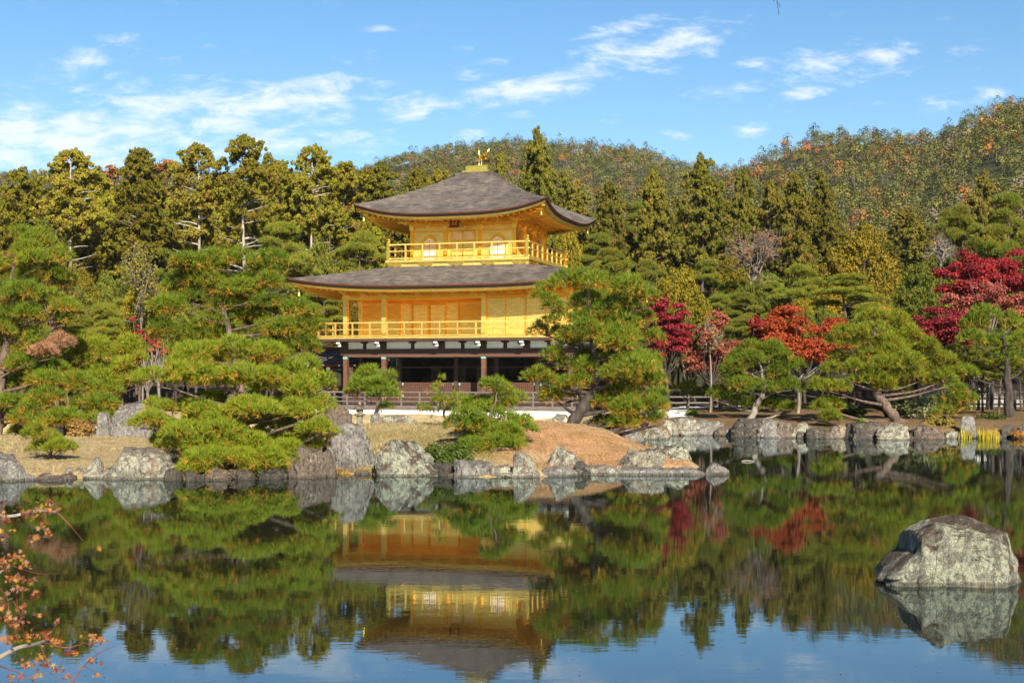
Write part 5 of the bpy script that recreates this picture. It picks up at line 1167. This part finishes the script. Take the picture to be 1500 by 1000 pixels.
def hall():
    a = W(1375, HY, 84); r = empty('garden_hall', (a[0], a[1], zat(a[0], a[1]))); tag(r, 'low white walled hall with dark balustrade behind the trees at the right edge', 'building'); w = 9.0
    MB().box(-1.2, w, 0, 5, -.3, 1.35).build('wall', M['shaded_plaster'], r); MB().box(-1.5, w+.3, -.5, 5.4, 1.352, 1.46).build('eaves', M['wood'], r)
    MB().box(-1.2, w, .6, 5, 1.462, 2.6).build('upper_wall', M['wood'], r); rf = MB().add([(-2,-.8,2.6),(w+.8,-.8,2.6),(w+.8,2.6,3.7),(-2,2.6,3.7),(-2,6,2.6),(w+.8,6,2.6)], [(0,1,2,3),(3,2,5,4)]); rf.build('roof', M['shingle'], r)
    bl = MB(); bl.box(-1.3, w, -.35, -.28, 2.0, 2.07); bl.box(-1.3, w, -.34, -.29, 1.62, 1.68); b = bl.build('balustrade', M['wood'], r)
    for i in range(24): x = -1.2+i*.42; MB().box(x-.035, x+.035, -.345, -.285, 1.461, 1.999).build('baluster', M['greywood'], b)
    for i in range(6): MB().box(-.9+i*1.6, .3+i*1.6, .57, .598, 1.6, 2.4).build('window', M['paper'], r)
hall()
def path():
    near = [(940,613),(965,612),(985,611.5),(1000,611.5),(1016,611),(1022,609.5),(1008,607),(994,604),(1010,600.5),(1045,598.5),(1085,597)]
    far = [(935,606),(950,603.5),(962,602),(968,601),(972,600.5),(975,600),(978,599.5),(984,598.5),(1000,597.5),(1040,596.6),(1085,595.6)]
    A_ = spline(near, 30); B_ = spline(far, 30); V = []
    for a, b in zip(A_, B_):
        for t in np.linspace(0, 1, 9):
            p = a*(1-t)+b*t; Y = (CH-.66)*F/(p[1]-HY); X = (p[0]-750)/F*Y; V.append((X, Y, zat(X, Y)+.03))
    Q = [[i*9+j, (i+1)*9+j, (i+1)*9+j+1, i*9+j+1] for i in range(29) for j in range(8)]
    o = npobj('path', V, Q, M['gravel'], smooth=True); tag(o, kind='structure')
path()
# floating twig and specks on the water
def floaters():
    t = MB(); b = W(1095, 676, shoreY(676)); t.tube([(-.18,0,.01),(-.05,.03,.03),(.08,-.01,.025),(.2,.02,.012)], [.02,.03,.025,.01], 6); o = t.build('floating_stick', M['pale_bark']); o.location = (b[0], b[1], .0); tag(o, 'short pale stick floating on the pond right of the island tip', 'stick')
    n = 900; Y = 10.5+(RNG.random(n)**1.6)*26; X = RNG.uniform(-.42, .42, n)*Y; C = np.stack([X, Y, np.full(n, .006)], 1); N = np.tile([0, 0, 1.], (n, 1))+RNG.normal(0, .05, (n, 3)); N /= np.linalg.norm(N, axis=1)[:, None]
    V, Q = leaf_quads(C, RNG.uniform(.006, .02, n), N, .5); V[:, 2] = np.maximum(V[:, 2], .003); c = lerpc((.12,.08,.04), (.30,.24,.18), RNG.random(n))
    tag(npobj('floating_leaves', V, Q, M['maple'], col=np.repeat(c, 4, 0)), 'tiny fallen leaf specks floating over the pond surface', 'leaves', kind='stuff')
floaters()
# foreground maple branch at the left edge
def maple_branch():
    Y0 = 6.6; o = W(-90, 900, Y0); root = empty('maple_branch', o); tag(root, 'autumn maple branches with curled orange and pink leaves reaching in at the lower left', 'maple branch')
    def P(path, dy=0): return np.array([W(px, py, Y0+dy+.1*math.sin(px*.05)) for px, py in path])-o
    big = [([(-120,800),(-40,745),(0,755),(18,758),(36,751),(60,747),(84,750)], .014, .0), ([(-120,900),(-30,858),(0,838),(16,828)], .013, .1), ([(-120,1010),(-40,985),(0,962),(28,946),(52,944),(68,937)], .02, -.05)]
    for p, r, d in big: V, Q = tube(spline(P(p, d), 24), np.linspace(r*.85, r*.4, 24), 9); npobj('branch', V, Q, M['pale_bark'], root, smooth=True)
    red = [([(66,937),(80,945),(92,950),(108,947),(126,940)], .007, -.05), ([(84,750),(100,766),(122,792)], .004, 0), ([(18,828),(45,838),(66,841),(88,839)], .003, .1), ([(96,1012),(112,988),(122,975),(140,957),(170,944)], .005, -.1), ([(0,975),(30,985),(70,1010)], .004, -.1), ([(122,975),(135,980),(148,988)], .002, -.1), ([(126,940),(138,952),(150,966)], .002, -.05), ([(60,947),(68,965),(90,1000)], .003, -.05), ([(20,880),(30,900),(36,930)], .003, .05), ([(0,820),(22,860),(26,890)], .004, .05), ([(70,935),(80,918),(83,912)], .002, -.05), ([(40,924),(50,918),(60,913)], .002, 0), ([(0,860),(14,880),(10,915)], .004, .05), ([(75,748),(84,735),(94,741)], .002, 0), ([(0,740),(14,736),(30,730)], .002, 0)]
    for p, r, d in red: V, Q = tube(spline(P(p, d), 10), np.linspace(r*.75, r*.35, 10), 6); npobj('twig', V, Q, M['redtwig'], root, smooth=True)
    cl = [(42,751,22,9,24),(72,745,20,9,22),(62,770,9,7,8),(72,782,7,7,7),(48,790,8,9,8),(10,782,12,8,8),(8,760,8,8,5),(8,825,18,12,20),(20,815,14,8,12),(38,826,8,10,8),(28,846,12,9,9),(14,848,12,10,8),(48,852,8,8,7),(30,862,14,7,10),(34,893,10,9,10),(8,895,10,12,10),(14,908,12,9,12),(28,912,12,8,12),(52,872,9,7,6),(56,900,5,4,3),(20,935,12,8,9),(46,930,16,7,15),(66,928,14,6,12),(84,938,12,7,9),(140,937,12,6,14),(120,930,5,4,3),(104,955,9,4,6),(60,962,16,8,14),(40,970,12,8,9),(68,972,9,7,8),(84,978,10,6,8),(22,992,12,8,8),(98,992,6,6,4),(134,968,8,4,6),(148,972,5,4,3),(142,988,6,4,4),(84,912,4,3,3),(4,880,8,10,8),(6,936,8,8,6),(148,802,5,4,3),(78,735,7,4,4),(3,740,4,6,2),(56,985,12,8,7)]
    pal = [((.18,.085,.05),(.28,.15,.09)), ((.25,.085,.015),(.38,.16,.025)), ((.15,.022,.018),(.24,.05,.03)), ((.25,.15,.02),(.36,.23,.04)), ((.085,.018,.024),(.14,.03,.035))]
    Vs = []; Fs = []; cs = []; off = 0
    for (px, py, hw, hh, n) in cl:
        for _ in range(int(n*1.7)):
            c = W(px+RNG.normal(0, hw*.5), py+RNG.normal(0, hh*.5), Y0+RNG.normal(0, .07))-o; s = RNG.uniform(.009, .02); nrm = rnd_unit(1)[0]+np.array([.1, -.8, .3]); nrm /= np.linalg.norm(nrm); a = np.cross(nrm, rnd_unit(1)[0]); a /= np.linalg.norm(a); b = np.cross(nrm, a); pts = []
            cup = RNG.uniform(-.5, .8)
            for k in range(14):
                th = (k-6.5)/6.5*2.75; lob = (k % 2 == 0); r = s*(1.0 if k % 2 == 1 else .42)*(1-.18*abs(k-6.5)/6.5); pts.append(c+a*r*math.cos(th)+b*r*math.sin(th)+nrm*cup*r*r/s*.8)
            Vs += [c]+pts; Fs += [(off, off+1+i, off+1+(i+1) % 14) for i in range(13)]; off += 15
            p = pal[RNG.choice(5, p=[.36, .26, .14, .12, .12])] if py < 925 else pal[RNG.choice(5, p=[.15, .42, .22, .15, .06])]; t = RNG.random(); col = np.array(p[0])*(1-t)+np.array(p[1])*t; cs += [col*.8]+[col*RNG.uniform(.85, 1.1)]*14
    npobj('leaves', np.array(Vs), np.array(Fs), M['maple'], root, col=np.array(cs))
M['redtwig'] = noisy('red_maple_twig', (.075,.016,.013), (.17,.05,.03), 30, .6, .3)
maple_branch()
def top_twig():
    o = W(1138, -30, 7); r = empty('hanging_twig', o); tag(r, 'thin dark twig tip hanging into the sky at the top edge', 'twig')
    P = lambda l: np.array([W(a, b, 7) for a, b in l])-o
    V, Q = merge([tube(spline(P([(1150,-60),(1136,-10),(1138,4),(1141,22)]), 8), np.linspace(.004, .0015, 8), 5), tube(spline(P([(1136,-4),(1132,4),(1134,2)]), 5), .002, 5), tube(spline(P([(1138,4),(1143,6),(1142,12)]), 5), .0015, 5)])
    npobj('stem', V, Q, M['dark_bark'], r); 
top_twig()
